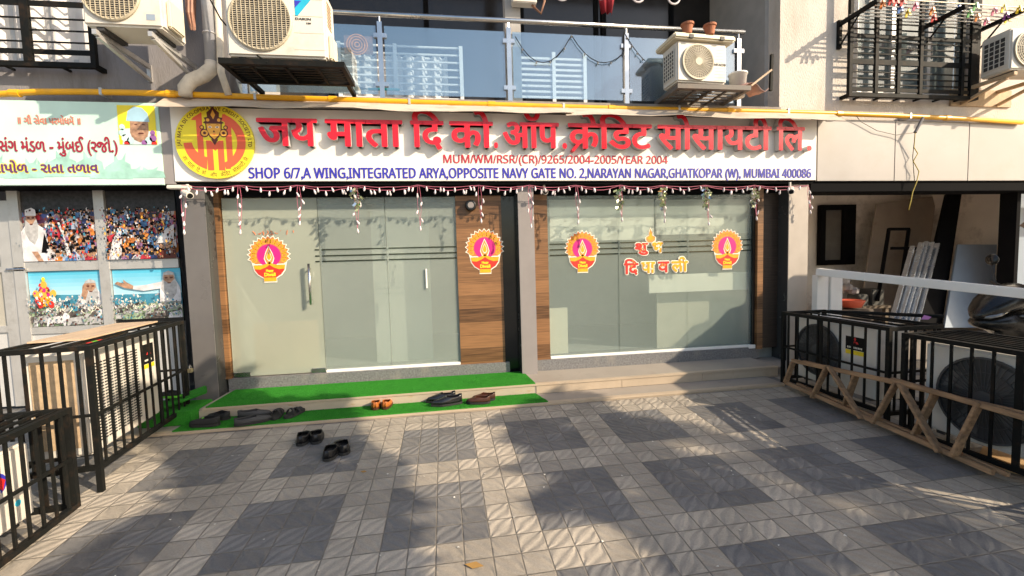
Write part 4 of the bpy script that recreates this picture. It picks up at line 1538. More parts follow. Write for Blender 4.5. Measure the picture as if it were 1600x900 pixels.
# white box and ornaments hanging over the rail
p, q = atY(797, -40, 5.12), atY(836, 14, 5.12)
o = thing('wall_box', 'white meter box on the balcony column above the handrail', 'box', (p.x, 5.1, q.z))
MB().box((p.x, 5.0, q.z), (q.x, 5.118, p.z)).build('casing', acw, o, bevel=.01)
MB().tube([(q.x - .05, 5.05, q.z), (q.x + .05, 5.03, q.z - .1), (q.x + .1, 5.05, q.z + .05), (q.x + .08, 5.06, q.z + .4)], .014, 6).build('loose_cable', mat('brown_cable', (.25, .12, .07), .6), o, smooth=True)
for px, py, lab in ((878, -7, 'white ring ornament above the handrail, left of the red cloth'), (938, -9, 'white ring ornament above the handrail, touching the red cloth'), (997, -4, 'white ring ornament above the handrail, right of the red cloth'), (1053, -1, 'white ring ornament above the handrail, nearest the cream air conditioner')):
    p = atY(px, py, 5.1)
    o = thing('ring_ornament', lab, 'ornament', (p.x, 5.1, p.z), 'white ring ornaments over the balcony')
    m_ = MB()
    n = 14
    m_.tube([(p.x + .075 * math.cos(rad(150 + 240 * i / n)), 5.1, p.z + .02 + .075 * math.sin(rad(150 + 240 * i / n))) for i in range(n + 1)], .012, 6)
    m_.build('hoop', bulbm, o)
    MB().tube([(p.x, 5.1, p.z + .5), (p.x, 5.1, p.z + .04), (p.x + .02, 5.1, p.z + .01)], .008, 5).build('hook', bulbm, o)
p, q = atY(930, -30, 5.3), atY(965, 22, 5.3)
cv = []
n = 8
for i in range(n + 1):
    t = i / n
    cv += [(p.x + (q.x - p.x) * t, 5.3 + .02 * math.sin(i * 1.7), p.z), (p.x + (q.x - p.x) * (.25 + .5 * t), 5.3 + .03 * math.sin(i * 1.7), q.z)]
m_ = MB().add(cv, [(2 * i, 2 * i + 2, 2 * i + 3, 2 * i + 1) for i in range(n)])
tag(m_.build('red_cloth', mat('red_cloth', (.25, .01, .02), .9), solid=.004, smooth=True, fixn=False), 'dark red cloth hanging over the balcony among white rings', 'cloth')
p = atY(1176, 80, 5.5)
tag(MB().tube([(p.x, 5.6, 3.56), (p.x, 5.6, 5.7)], .03, 8).build('conduit', pvc), 'thin pale vertical pipe in the right corner of the balcony', 'pipe')


# ------------------------------------------------------------------ window grilles
def grille(label, x0, x1, z0, z1, yf, yb, vbars, hz, endposts, loc):
    o = thing('window_grille', label, 'window grille', ((x0 + x1) / 2, yb, z0))
    f = MB()
    t = .045
    f.box((x0, yf, z0), (x1, yf + t, z0 + t))
    for x in (x0, x1 - t):
        f.box((x, yf + t, z0 + .002), (x + t, yb, z0 + t - .002))
        f.box((x, yf + .002, z0 + t), (x + t, yf + t - .002, z1))
    for i in range(6):
        x = x0 + t + (x1 - x0 - 3 * t) * (i + .5) / 6
        f.box((x, yf + t, z0 + .004), (x + .02, yb, z0 + .024))
    f.build('cage_frame', black, o)
    for x, ww in vbars:
        MB().box((x, yf - .004, z0 + t + .001), (x + ww, yf + .03, z1)).build('upright', black, o)
    for k, (z, hh_) in enumerate(hz):
        MB().box((x0 + t + .001, yf + .006, z), (x1 - t - .001, yf + .02, z + hh_)).build('cross_bar', black, o)
    return o


g0 = atY(150, 106, 4.86)
zz = g0.z
grille('black window grille with white curtains behind at the upper left corner', -6.5, g0.x, zz, 5.5, 4.86, 5.0, [(atY(33, 50, 4.86).x, .07), (atY(-80, 50, 4.86).x, .07)], [(zz + .12, .045), (zz + .23, .012), (zz + .34, .012), (zz + .45, .012), (zz + .57, .05), (zz + .69, .012), (zz + .8, .012)], True, 0)
g1, g2 = atY(1327, 150, 4.86), atY(1524, 157, 4.86)
zz = g1.z
vb = [(atY(p_, 90, 4.86).x, .045) for p_ in (1368, 1403, 1438, 1503)] + [(g2.x - .09, .085)]
hz = [(zz + .075 + k * .075, .014) for k in range(12)]
hz[4] = (zz + .4, .05)
hz[0] = (zz + .07, .045)
hz[9] = (zz + .72, .05)
grille('black window grille of many bars on the cream wall under the drying rack', g1.x, g2.x + .05, zz, 5.4, 4.86, 5.0, vb, hz, True, 0)
MB().box((5.35, 5.3, 3.8), (5.6, 5.34, 4.35)).build('pink_toy_print', mat('pink_print', (.6, .08, .18), .6, var=.4, scale=8), wo)
MB().box((6.35, 5.28, 3.8), (6.75, 5.32, 4.2)).build('red_cloth_print', mat('red_print_cloth', (.35, .03, .04), .7, var=.5, scale=8), wo)

# ------------------------------------------------------------------ clothes drying rack and pegs
dk = thing('drying_rack', 'wall mounted clothes drying rack with black arms and steel rods', 'drying rack', (6, 5.0, 4.6))
zA = 4.60
arms = [(atY(1312, 35, 4.98).x, zA), (atY(1440, 35, 4.98).x, zA), (7.06, zA)]
for x, z in arms:
    a_ = MB()
    a_.bar((x, 4.98, z), (x + .02, 4.5, z + .02), .04, .045)
    a_.build('arm', black, dk)
    MB().box((x - .025, 4.965, z - .3), (x + .025, 4.999, z + .05)).build('wall_plate', black, dk)
    MB().tube([(x, 4.97, z - .27), (x + .01, 4.72, z - .01)], .011, 6).build('brace', black, dk)
for i in range(7):
    y = 4.9 - i * .062
    MB().tube([(arms[0][0] + .0, y, zA + .035 + i * .004), (arms[2][0] + .25, y, zA + .035 + i * .004)], .009, 6).build('rod', steel, dk)
pegc = [stickerred, stickeryel, mat('peg_green', (.1, .45, .12), .4, bump=0), mat('peg_blue', (.05, .2, .6), .4, bump=0), mat('peg_orange', (.8, .25, .03), .4, bump=0), mat('peg_purple', (.25, .05, .35), .4, bump=0), mat('peg_pink', (.7, .15, .3), .4, bump=0)]
pegn = ['red', 'yellow', 'green', 'blue', 'orange', 'purple', 'pink']


def peg(x, y, z, ci):
    m_ = MB()
    for s_ in (-1, 1):
        m_.add([(x - .012, y + s_ * .004, z + .02), (x + .012, y + s_ * .004, z + .02), (x + .016, y + s_ * .02, z - .06), (x - .016, y + s_ * .02, z - .06), (x - .012, y + s_ * .014, z + .02), (x + .012, y + s_ * .014, z + .02), (x + .016, y + s_ * .03, z - .06), (x - .016, y + s_ * .03, z - .06)], [(0, 1, 2, 3), (7, 6, 5, 4), (0, 4, 5, 1), (2, 6, 7, 3), (0, 3, 7, 4), (1, 5, 6, 2)])
    o = m_.build('clothes_peg', pegc[ci])
    return tag(o, '%s plastic clothes peg clipped on the drying rack rods' % pegn[ci], 'clothes peg', '%s pegs on the drying rack' % pegn[ci])


for k, (i, fx, ci) in enumerate(((6, .1, 0), (6, .13, 0), (6, .17, 0), (6, .62, 2), (5, .08, 4), (5, .28, 6), (4, .22, 3), (4, .42, 4), (6, .8, 1), (6, .9, 1), (6, .97, 0), (5, .55, 3), (3, .3, 1), (3, .75, 4), (4, .9, 5), (5, .78, 6), (3, .95, 1), (2, .5, 0), (4, .66, 2), (2, .85, 6))):
    x = arms[0][0] + (arms[2][0] + .2 - arms[0][0]) * fx
    peg(x, 4.9 - i * .062, zA + .035 + i * .004, ci)

# ------------------------------------------------------------------ pink light garland with hanging strands
YS2 = 4.865
gl_ = thing('light_garland', 'pink light string with white bulbs running under the whole main sign', 'string light', (.9, YS2, 2.6))
xs_px = [284, 372, 465, 555, 653, 748, 826, 900, 968, 1035, 1103, 1178, 1262]
nodes = [atY(p, 289.5, YS2) for p in xs_px]
BULB = None


def bulb_mesh():
    global BULB
    if BULB is None:
        BULB = MB().lathe([(.002, .01), (.007, .004), (.008, -.008), (.0118, -.02), (.0115, -.032), (.0065, -.043), (0, -.047)], (0, 0, 0), 8).build('bulb', bulbm, smooth=True)
        me = BULB.data
        bpy.data.objects.remove(BULB)
        BULB = me
    return BULB


def bulb(par, p, tilt=.3):
    o = bpy.data.objects.new('bulb', bulb_mesh())
    COL.objects.link(o)
    o.parent = par
    o.location = Vector(p) - wloc(par)
    o.rotation_euler = (R.uniform(-tilt, tilt), R.uniform(-tilt, tilt), R.uniform(0, 6))
    return o


cd = MB()
spots = []
for a, b_ in zip(nodes[:-1], nodes[1:]):
    for k, sag in enumerate((.022, .05)):
        pts = []
        for i in range(9):
            t = i / 8
            pts.append(a.lerp(b_, t) + Vector((0, .006 * k - .003, -sag * 4 * t * (1 - t) - .004 * k + R.uniform(-.004, .004))))
        cd.tube(pts, .0032, 4)
        for i in ((2, 4, 6) if k else (1, 3, 5, 7)):
            if R.random() < .88:
                spots.append(pts[i] + Vector((R.uniform(-.02, .02), 0, -.012)))
                if R.random() < .25:
                    spots.append(pts[i] + Vector((.028, .004, -.016)))
cd.build('cord', rope_pink, gl_)
for p in spots[:98]:
    bulb(gl_, p)
drops = [(268, 13), (266, 0), (350, 0), (330, 1), (360, 0), (345, 0), (333, 0), (350, 0), (345, 1), (345, 1), (348, 1), (340, 1), (335, 0)]
ends = [(366, 6), (366, 6), (352, 5), (364, 5), (360, 5), (348, 4), (356, 5), (350, 4), (346, 4), (348, 4), (352, 4), (344, 4), (334, 5)]
wher = ['over the wide left pillar', 'over the left edge of the frosted door', 'over the door above the writing', 'with a gold tinsel tassel, over the door seam', 'over the fixed glass left of the wood panel', 'in front of the left wood panel', 'in front of the slim middle pillar', 'at the left of the right glass', 'with a tinsel tassel, left of the letter stickers', 'with a tinsel tassel, above the letter stickers', 'with a tinsel tassel, right of the letter stickers', 'with tinsel, at the right edge of the right glass', 'over the pale pillar at the right end']
tins = {3, 8, 9, 10, 11}
for i, (pn, (pe, nb)) in enumerate(zip(nodes, ends)):
    e = atY(xs_px[i] + 4, pe, YS2)
    o = thing('light_strand', 'hanging pink strand of white bulbs ' + wher[i], 'string light', tuple(pn), 'strands hanging from the light garland')
    m_ = MB()
    n = 10
    for k in (0, 1):
        pts = []
        for j in range(n + 1):
            t = j / n
            pts.append(Vector((pn.x + (e.x - pn.x) * t + (.012 * k + .018 * math.sin(3.1 * t) * (1 if k else -1)) * (1 - t * t), YS2 + .004 * k, pn.z + (e.z + .04 - pn.z) * t)))
        m_.tube(pts, .0024, 4)
        for j in range(k * 2 + 2, n, 4):
            bulb(o, pts[j] + Vector((R.uniform(-.025, .025), -.004, -.006)), .5)
    m_.build('cord', rope_pink, o)
    bulb(o, (e.x, YS2, e.z + .04), .2)
    if i in tins:
        tz = MB()
        for k in range(46):
            a = R.uniform(0, 6.28)
            zc = pn.z - R.uniform(.03, .26)
            rr = .055 * (1 - abs((pn.z - zc) - .12) / .2)
            p = Vector((pn.x + rr * math.cos(a) * R.random(), YS2 - .01 + rr * math.sin(a) * .6, zc))
            d = Vector((R.uniform(-1, 1), R.uniform(-1, 1), R.uniform(-1.4, .5))).normalized() * .045
            s_ = d.cross(Vector((R.random(), R.random(), R.random()))).normalized() * .012
            tz.add([p - s_, p + s_, p + d + s_, p + d - s_], [(0, 1, 2, 3)], 0 if R.random() < .5 else 1)
        tz.build('tinsel_tassel', [tinsel, chrome], o, fixn=False)

# ------------------------------------------------------------------ festive stickers
def sticker(px, py, hpx, Y, label):
    """round floral sticker with a lamp, printed flat and cut out; py is the centre row"""
    c = atY(px, py, Y)
    top, bot = atY(px, py - hpx / 2, Y), atY(px, py + hpx / 2, Y)
    S = (top.z - bot.z) / 2
    o = thing('festive_sticker', label, 'sticker', tuple(c), 'round festive stickers with a lamp')
    yb = Y - .003

    def P(u, v, k):
        return (c.x + u * S, yb - .0006 * k, c.z + v * S)

    def cut(name, pts, m, k, th=.0005, par=None):
        mb_ = MB()
        mb_.add([P(u, v, k) for u, v in pts], [tuple(range(len(pts)))])
        return mb_.build(name, m, par or o, fixn=False)
    cu, cv, r0, r1 = 0, .22, .86, .74

    def scallop(ra, rb, n=15, a0=-18, a1=198):
        out = []
        for i in range(2 * n + 1):
            a = rad(a0 + (a1 - a0) * i / (2 * n))
            r = ra if i % 2 == 1 else rb
            out.append((cu + r * math.cos(a), cv + r * math.sin(a)))
        return out
    bowl = [(-.66, -.2), (-.62, -.42), (-.48, -.62), (-.26, -.76), (-.26, -.93), (.26, -.93), (.26, -.76), (.48, -.62), (.62, -.42), (.66, -.2)]
    big = [(u * 1.07, v * 1.06 - .0) for u, v in bowl]
    back = scallop(.93, .8) + [(-.74, -.1)] + [(u, v) for u, v in big] + [(.74, -.1)]
    cut('white_border', back, cream, 0)
    mb_ = MB()
    pts = scallop(.87, .76) + [(-.6, -.15), (.6, -.15)]
    mb_.add([P(u, v, 1) for u, v in pts], [tuple(range(len(pts)))], 0)
    for i in range(13):
        a = rad(-18 + 216 * i / 12)
        for rr, mi, k in ((.135, 1, 2), (.098, 2, 3), (.062, 0, 4), (.03, 1, 5)):
            q = [(cu + .65 * math.cos(a) + rr * math.cos(t * .628), cv + .65 * math.sin(a) + rr * math.sin(t * .628)) for t in range(10)]
            mb_.add([P(u, v, k) for u, v in q], [tuple(range(10))], mi)
    mb_.build('rosette_ring', [mat('rosette_base', (.75, .2, .05), .5, bump=0) if 'rosette_base' not in bpy.data.materials else bpy.data.materials['rosette_base'], orap, yelp], o, fixn=False)
    cut('pink_centre', [(cu + .5 * math.cos(rad(a)), cv + .5 * math.sin(rad(a))) for a in range(0, 360, 12)], pinkp, 2.5)
    fl = MB()
    for k, s_, mi in ((6, 1.18, 0), (7, 1, 1), (8, .62, 0), (9, .5, 2)):
        q = [(0, .42), (.1, .2), (.15, .02), (.1, -.12), (0, -.2), (-.1, -.12), (-.15, .02), (-.1, .2)]
        fl.add([P(u * s_ * 1.25, .2 + (v - .1) * s_ * 1.25, k) for u, v in q], [tuple(range(8))], mi)
    fl.build('flame', [cream, orap, yelp], o, fixn=False)
    bw_ = MB()
    bw_.add([P(u, v, 6) for u, v in bowl], [tuple(range(10))], 0)
    for s_ in (-1, 1):
        q = [(0, -.06), (s_ * .16, -.16), (s_ * .4, -.22), (s_ * .66, -.2), (s_ * .62, -.38), (s_ * .4, -.4), (s_ * .18, -.32), (0, -.2)]
        bw_.add([P(u, v, 7) for u, v in (q if s_ < 0 else q[::-1])], [tuple(range(8))], 1)
    bw_.add([P(u, v, 7) for u, v in ((-.26, -.76), (-.26, -.93), (.26, -.93), (.26, -.76))], [(0, 1, 2, 3)], 1)
    bw_.build('lamp_bowl', [redp, yelp], o, fixn=False)
    t = MB()
    text(t, "Happy", c.x - .15 * S, c.x + .15 * S, c.z - .5 * S, c.z - .4 * S, yb - .0052, 0, (.0025, .0025), 0, None, HH, nstrike=6)
    text(t, "Diwali", c.x - .23 * S, c.x + .23 * S, c.z - .7 * S, c.z - .55 * S, yb - .0052, 0, (.003, .003), 0, None, HH, nstrike=6)
    t.build('greeting_text', yellow, o, fixn=False)
    return o


sticker(421, 407, 70, Y_GL, 'round pink and orange lamp sticker on the frosted door left of the steel handle')
sticker(757.5, 395, 67, 5.15, 'round pink and orange lamp sticker on the brown wood panel')
sticker(910, 395.5, 63, Y_GL, 'round pink and orange lamp sticker on the left panel of the right glass')
sticker(1136, 391.5, 60, Y_GL, 'round pink and orange lamp sticker on the right panel of the right glass')


def letter(body, pxa, pxb, pya, pyb, red_, label, nm):
    Y = Y_GL
    a, b_ = atY(pxa, pya, Y), atY(pxb, pyb, Y)
    c = (a + b_) / 2
    o = thing('letter_sticker', label, 'sticker', tuple(c), 'letter stickers on the right glass')
    vs, fs, nz = glyphs(body, 0, 3)
    x0, x1 = min(v[0] for v in vs), max(v[0] for v in vs)
    z0, z1 = min(v[1] for v in vs), max(v[1] for v in vs)
    for nm_, bold, k, mi in (('white_border', .018, 0, cream), ('letter', .007, 1, redp if red_ else yelp)):
        mb_ = MB()
        for i in range(13):
            ox, oz = (0, 0) if i == 0 else (bold * math.cos(i * math.pi / 6), bold * math.sin(i * math.pi / 6))
            mb_.add([(a.x + .012 + (v[0] - x0) / (x1 - x0) * (b_.x - a.x - .024) + ox, Y - .0035 - k * .004 - i * .0002, b_.z + .012 + (v[1] - z0) / (z1 - z0) * (a.z - b_.z - .024) + oz) for v in vs], fs)
        mb_.build(nm_, mi, o, fixn=False)
    dt = MB()
    for j in range(5):
        u, v = R.uniform(.2, .8), R.uniform(.3, .9)
        p = Vector((a.x + (b_.x - a.x) * u, Y - .0115 - j * .0003, b_.z + (a.z - b_.z) * v))
        dt.add([(p.x + .012 * math.cos(t), p.y, p.z + .012 * math.sin(t)) for t in range(6)], [tuple(range(6))])
    dt.build('printed_flower', orap if red_ else cream, o, fixn=False)


letter("शु", 991, 1013, 379, 399, True, 'red letter sticker at the left of the upper pair', 0)
letter("भ", 1018, 1036, 378, 395, False, 'yellow letter sticker at the right of the upper pair', 0)
letter("िद", 974, 998, 404, 430, True, 'red letter sticker that starts the lower word, left of three others', 0)
letter("पा", 1001, 1024, 409, 427, False, 'yellow letter sticker second in the lower word', 0)
letter("व", 1027, 1046, 408, 426, True, 'red letter sticker third in the lower word', 0)
letter("ली", 1048, 1075, 401, 425, False, 'yellow letter sticker that ends the lower word', 0)
c = atY(1016.5, 367, Y_GL)
o = thing('lamp_sticker', 'small orange oil lamp sticker above the letter stickers', 'sticker', tuple(c))
for nm_, s_, k, mi in (('white_border', 1.18, 0, cream), ('lamp', 1, 1, orap), ('flame', .6, 2, yelp)):
    q = [(0, 1.1), (.22, .55), (.2, .25), (.62, .0), (.6, -.35), (.3, -.62), (-.3, -.62), (-.6, -.35), (-.62, .0), (-.2, .25), (-.22, .55)]
    MB().add([(c.x + u * .1 * s_, Y_GL - .003 - k * .001, c.z - .03 + (v * s_) * .1) for u, v in q], [tuple(range(11))]).build(nm_, mi, o, fixn=False)
Rw = random.Random(3)
a = atY(425, 364, Y_GL)
wm = thing('written_mark', 'faded orange handwriting on the frosted door above the round sticker', 'writing', tuple(a))
for k, px in enumerate((398, 404, 410, 416, 423, 430, 437, 446, 455)):
    a = atY(px, 364, Y_GL)
    pts = [(a.x + Rw.uniform(-.02, .03), Y_GL - .003, a.z + Rw.uniform(-.028, .03)) for _ in range(4 if k < 6 else 2)]
    MB().tube(pts, .004, 4).build('stroke', orange_tx, wm)

# ------------------------------------------------------------------ poster windows at the left
YPW = 5.25
pw_ = thing('aluminium_shopfront', 'grey aluminium framed window wall at the left holding four posters', 'shopfront', (-4, YPW, .3))
gx = [atY(px, 440, YPW).x for px in (36, 168, 283)]
gzs = [atY(160, py, YPW).z for py in (298, 414, 506)]
fr = MB()
fr.box((gx[0] - .05, YPW - .03, .25), (gx[0] + .05, YPW + .03, 2.62))
fr.box((gx[1] - .05, YPW - .03, .25), (gx[1] + .05, YPW + .03, 2.62))
fr.box((gx[0] + .05, YPW - .025, gzs[1] - .05), (gx[1] - .05, YPW + .025, gzs[1] + .05))
fr.box((gx[1] + .05, YPW - .025, gzs[1] - .05), (gx[2], YPW + .025, gzs[1] + .05))
fr.box((gx[0] + .05, YPW - .025, gzs[2] - .08), (gx[1] - .05, YPW + .025, gzs[2] - .005))
fr.box((gx[1] + .05, YPW - .025, gzs[2] - .08), (gx[2], YPW + .025, gzs[2] - .005))
fr.build('frame', alu, pw_)
MB().box((gx[0] + .05, YPW - .01, .25), (gx[2], YPW + .02, gzs[2] - .08)).build('lower_panel', mat('grey_white_panel', (.5, .5, .5), .5, var=.05), pw_)
MB().box((gx[0] + .05, YPW + .0, gzs[2]), (gx[2], YPW + .02, 2.62)).build('glass', blackgl, pw_)
# aluminium door at the far left
ad_ = thing('aluminium_door', 'grey aluminium door with a bolt at the left edge of the picture', 'door', (-5, YPW, .3))
x1 = gx[0] - .05
f = MB()
zm = [atY(15, py, YPW).z for py in (421, 513)]
f.box((x1 - .12, YPW - .02, .3), (x1 - .004, YPW + .03, 2.5))
f.box((x1 - 1.1, YPW - .02, 2.38), (x1 - .12, YPW + .03, 2.5))
f.box((x1 - 1.1, YPW - .02, zm[0] - .03), (x1 - .12, YPW + .03, zm[0] + .03))
f.box((x1 - 1.1, YPW - .02, zm[1] - .04), (x1 - .12, YPW + .03, zm[1] + .03))
f.build('frame', alu, ad_)
MB().box((x1 - 1.1, YPW, zm[0] + .03), (x1 - .12, YPW + .01, 2.38)).build('upper_panel', mat('pale_frosted', (.4, .38, .34), .4, var=.05), ad_)
MB().box((x1 - 1.1, YPW, zm[1] + .03), (x1 - .12, YPW + .01, zm[0] - .03)).build('middle_panel', mat('dusty_glass', (.4, .38, .33), .25, var=.05), ad_)
MB().box((x1 - 1.1, YPW, .3), (x1 - .12, YPW + .01, zm[1] - .04)).build('lower_panel', mat('door_white_panel', (.5, .5, .5), .5, var=.05), ad_)
p = atY(30, 421, YPW - .04)
bo = MB().tube([(p.x - .12, YPW - .035, zm[0]), (p.x + .06, YPW - .035, zm[0])], .012, 8)
bo.box((p.x - .06, YPW - .03, zm[0] - .02), (p.x + .03, YPW - .021, zm[0] + .02))
bo.build('bolt', steel, ad_)


class Pic:
    """a printed picture: flat patches in one mesh, stacked a fraction of a millimetre apart"""

    def __init__(s, x0, x1, z0, z1, y):
        s.b = (x0, x1, z0, z1, y)
        s.mb = MB()
        s.ms = []
        s.k = 0

    def sh(s, pts, m, smoothn=0):
        x0, x1, z0, z1, y = s.b
        if m not in s.ms:
            s.ms.append(m)
        s.k += 1
        s.mb.add([(x0 + (x1 - x0) * min(1, max(0, u)), y - .002 - s.k * .00012, z0 + (z1 - z0) * min(1, max(0, v))) for u, v in pts], [tuple(range(len(pts)))], s.ms.index(m))

    def el(s, u, v, ru, rv, m, n=14, a0=0, a1=360):
        s.sh([(u + ru * math.cos(rad(a0 + (a1 - a0) * i / n)), v + rv * math.sin(rad(a0 + (a1 - a0) * i / n))) for i in range(n)], m)

    def specks(s, n, v0, v1, ms, rr, size=.012, clear=None):
        for _ in range(n):
            u, v = rr.random(), rr.uniform(v0, v1)
            if clear and clear(u, v):
                continue
            a, r = rr.uniform(0, 6), size * rr.uniform(.4, 1.5)
            s.sh([(u + r * math.cos(a + k * 1.25) * rr.uniform(.5, 1.2), v + 1.5 * r * math.sin(a + k * 1.25) * rr.uniform(.5, 1.2)) for k in range(5)], rr.choice(ms))

    def sky(s, v0):
        for k in range(7):
            s.sh([(0, v0 + (1 - v0) * k / 7), (1, v0 + (1 - v0) * k / 7), (1, 1), (0, 1)], skies[k])

    def done(s, label):
        o = s.mb.build('poster', s.ms, None, fixn=False)
        return tag(o, label, 'poster')


def people(P, n, v0, v1, rr, clear=None):
    cols = [mat('print_cloth_%s' % nm, c_, .4, var=.35, scale=25, bump=0) if 'print_cloth_%s' % nm not in bpy.data.materials else bpy.data.materials['print_cloth_%s' % nm] for nm, c_ in (('white', (.6, .58, .62)), ('navy', (.03, .05, .16)), ('red', (.45, .03, .05)), ('orange', (.6, .2, .04)), ('blue', (.08, .2, .45)), ('black', (.02, .02, .025)), ('mauve', (.3, .15, .3)), ('pale', (.35, .42, .55)))]
    hair = bpy.data.materials['maroon_print']
    its = sorted([(rr.uniform(v0, v1), rr.random()) for _ in range(n)], reverse=True)
    for v, u in its:
        if clear and clear(u, v):
            continue
        s_ = .035 + .05 * (v1 - v) / (v1 - v0)
        cl_ = rr.choice(cols)
        P.sh([(u - s_, v - s_ * 1.9), (u + s_, v - s_ * 1.9), (u + s_ * .85, v - s_ * .3), (u + s_ * .35, v), (u - s_ * .35, v), (u - s_ * .85, v - s_ * .3)], cl_)
        P.el(u, v + s_ * .35, s_ * .36, s_ * .6, skin, 8)
        P.sh([(u - s_ * .4, v + s_ * .5), (u + s_ * .4, v + s_ * .5), (u + s_ * .3, v + s_ * 1.05), (u - s_ * .3, v + s_ * 1.05)], blackmat)


def elder(P, u, v, s_, sx, robe_pts, cap=False, glasses=False):
    P.sh(robe_pts, robe)
    P.el(u, v, .085 * s_ * sx, .15 * s_, skin)
    P.sh([(u - .1 * s_ * sx, v - .02), (u - .13 * s_ * sx, v - .25 * s_), (u - .06 * s_ * sx, v - .42 * s_), (u + .03 * s_ * sx, v - .5 * s_), (u + .1 * s_ * sx, v - .36 * s_), (u + .12 * s_ * sx, v - .15 * s_), (u + .095 * s_ * sx, v), (u + .03 * s_ * sx, v - .1 * s_), (u - .03 * s_ * sx, v - .1 * s_)], beard)
    if cap:
        P.sh([(u - .1 * s_ * sx, v + .05 * s_), (u + .1 * s_ * sx, v + .05 * s_), (u + .09 * s_ * sx, v + .16 * s_), (u + .02, v + .2 * s_), (u - .09 * s_ * sx, v + .16 * s_)], robe)
    else:
        P.sh([(u - .1 * s_ * sx, v - .02), (u - .08 * s_ * sx, v + .13 * s_), (u, v + .18 * s_), (u + .08 * s_ * sx, v + .13 * s_), (u + .1 * s_ * sx, v - .02), (u + .07 * s_ * sx, v + .08 * s_), (u - .07 * s_ * sx, v + .08 * s_)], beard)
    for q in (-1, 1):
        P.sh([(u + q * .015 * sx * s_, v + .03 * s_), (u + q * .065 * sx * s_, v + .03 * s_), (u + q * .06 * sx * s_, v - .005 * s_), (u + q * .02 * sx * s_, v - .005 * s_)], maroon)
    P.sh([(u - .03 * sx * s_, v - .1 * s_), (u + .03 * sx * s_, v - .1 * s_), (u + .02 * sx * s_, v - .125 * s_), (u - .02 * sx * s_, v - .125 * s_)], maroon)


darkcow = mat('print_dark_cattle', (.1, .085, .08), .4, var=.8, scale=20, bump=0)


def herd(P, n, v0, v1, rr):
    its = sorted([(rr.uniform(v0, v1), rr.uniform(0, 1)) for _ in range(n)], reverse=True)
    for v, u in its:
        s_ = .05 + .1 * (v1 - v) / (v1 - v0)
        m_ = rr.choice([cattle, darkcow, beard, cattle, darkcow, robe, grassp])
        P.sh([(u - s_ * 1.1, v - s_ * 1.3), (u - s_ * .9, v - s_ * 1.3), (u - s_ * .8, v - s_ * .5), (u + s_ * .5, v - s_ * .5), (u + s_ * .6, v - s_ * 1.4), (u + s_ * .8, v - s_ * 1.4), (u + s_ * .9, v + s_ * .1), (u + s_ * .4, v + s_ * .5), (u - s_ * .9, v + s_ * .3)], m_)
        P.el(u + s_ * .9, v + s_ * .3, s_ * .35, s_ * .6, m_, 9)
        for q in (-1, 1):
            P.sh([(u + s_ * (.9 + q * .2), v + s_ * .7), (u + s_ * (.9 + q * .6), v + s_ * 1.1), (u + s_ * (.9 + q * .45), v + s_ * 1.5), (u + s_ * (.9 + q * .45), v + s_ * 1.1)], cream)


skies = [mat('print_sky_band', (.42 - .055 * k, .68 - .035 * k, .8 - .02 * k), .4, var=.06, scale=3, bump=0) for k in range(7)]
R3 = random.Random(11)
darkp = mat('print_near_black', (.02, .018, .022), .4, var=.8, scale=30, bump=0)  # near-black print colour, fills the top band of both upper posters
xa, xb, xc = gx[0] + .055, gx[1] - .055, gx[1] + .055
FULL = [(0, 0), (1, 0), (1, 1), (0, 1)]
P = Pic(xa, xb, gzs[1] + .055, 2.60, YPW - .001)
P.sh(FULL, crowd)
P.sh([(0, .7), (1, .66), (1, 1), (0, 1)], darkp)
people(P, 120, .05, .72, R3, lambda u, v: u < .33 and v < .66)
elder(P, .15, .61, .75, 1, [(0, 0), (.42, 0), (.45, .08), (.36, .2), (.33, .45), (.2, .55), (.1, .55), (0, .42)], cap=True)
P.sh([(.12, .14), (.2, .14), (.27, .0), (.2, .0)], skin)
P.sh([(.25, .12), (.31, .4), (.36, .2), (.33, .12)], blackmat)
P.sh([(.5, .55), (.53, .55), (.66, .05), (.6, .0), (.57, .3)], robe)
P.specks(420, .02, .75, [crowd, blackmat, skin, robe, seap, redp, darkp, maroon], R3, .013, lambda u, v: u < .36 and v < .7)
P.specks(40, .02, .5, [beard], R3, .01, lambda u, v: u > .3)
P.done('poster of a white bearded elder seated before a large crowd, upper left of four')
P = Pic(xc, gx[2], gzs[1] + .055, 2.60, YPW - .001)
P.sh(FULL, crowd)
P.sh([(0, .67), (1, .7), (1, 1), (0, 1)], darkp)
people(P, 130, .05, .74, R3)
P.sh([(.02, 0), (.1, .3), (.2, .42), (.24, .4), (.2, .0)], robe)
P.sh([(.7, .22), (.98, .24), (1, .5), (.9, .45), (.78, .35)], robe)
P.sh([(.72, .0), (1, .0), (1, .13), (.72, .12)], maroon)
P.sh([(.78, .16), (.98, .22), (.98, .17), (.82, .14)], skin)
P.specks(480, .02, .75, [crowd, blackmat, skin, robe, seap, gold, darkp, maroon], R3, .013)
P.done('poster of a seated crowd without the elder, upper right of four')
P = Pic(xa, xb, gzs[2] + .0, gzs[1] - .055, YPW - .001)
P.sh(FULL, skyp)
P.sky(.5)
P.sh([(0, .0), (1, 0), (1, .55), (0, .58)], seap)
P.sh([(0, 0), (1, 0), (1, .22), (0, .25)], grassp)
elder(P, .84, .7, .8, 1.1, [(.6, .35), (.68, .55), (.78, .68), (.92, .68), (1, .5), (1, .3)])
P.sh([(.75, .45), (.8, .6), (.77, .78), (.73, .72), (.7, .5)], skin)
herd(P, 34, .08, .42, R3)
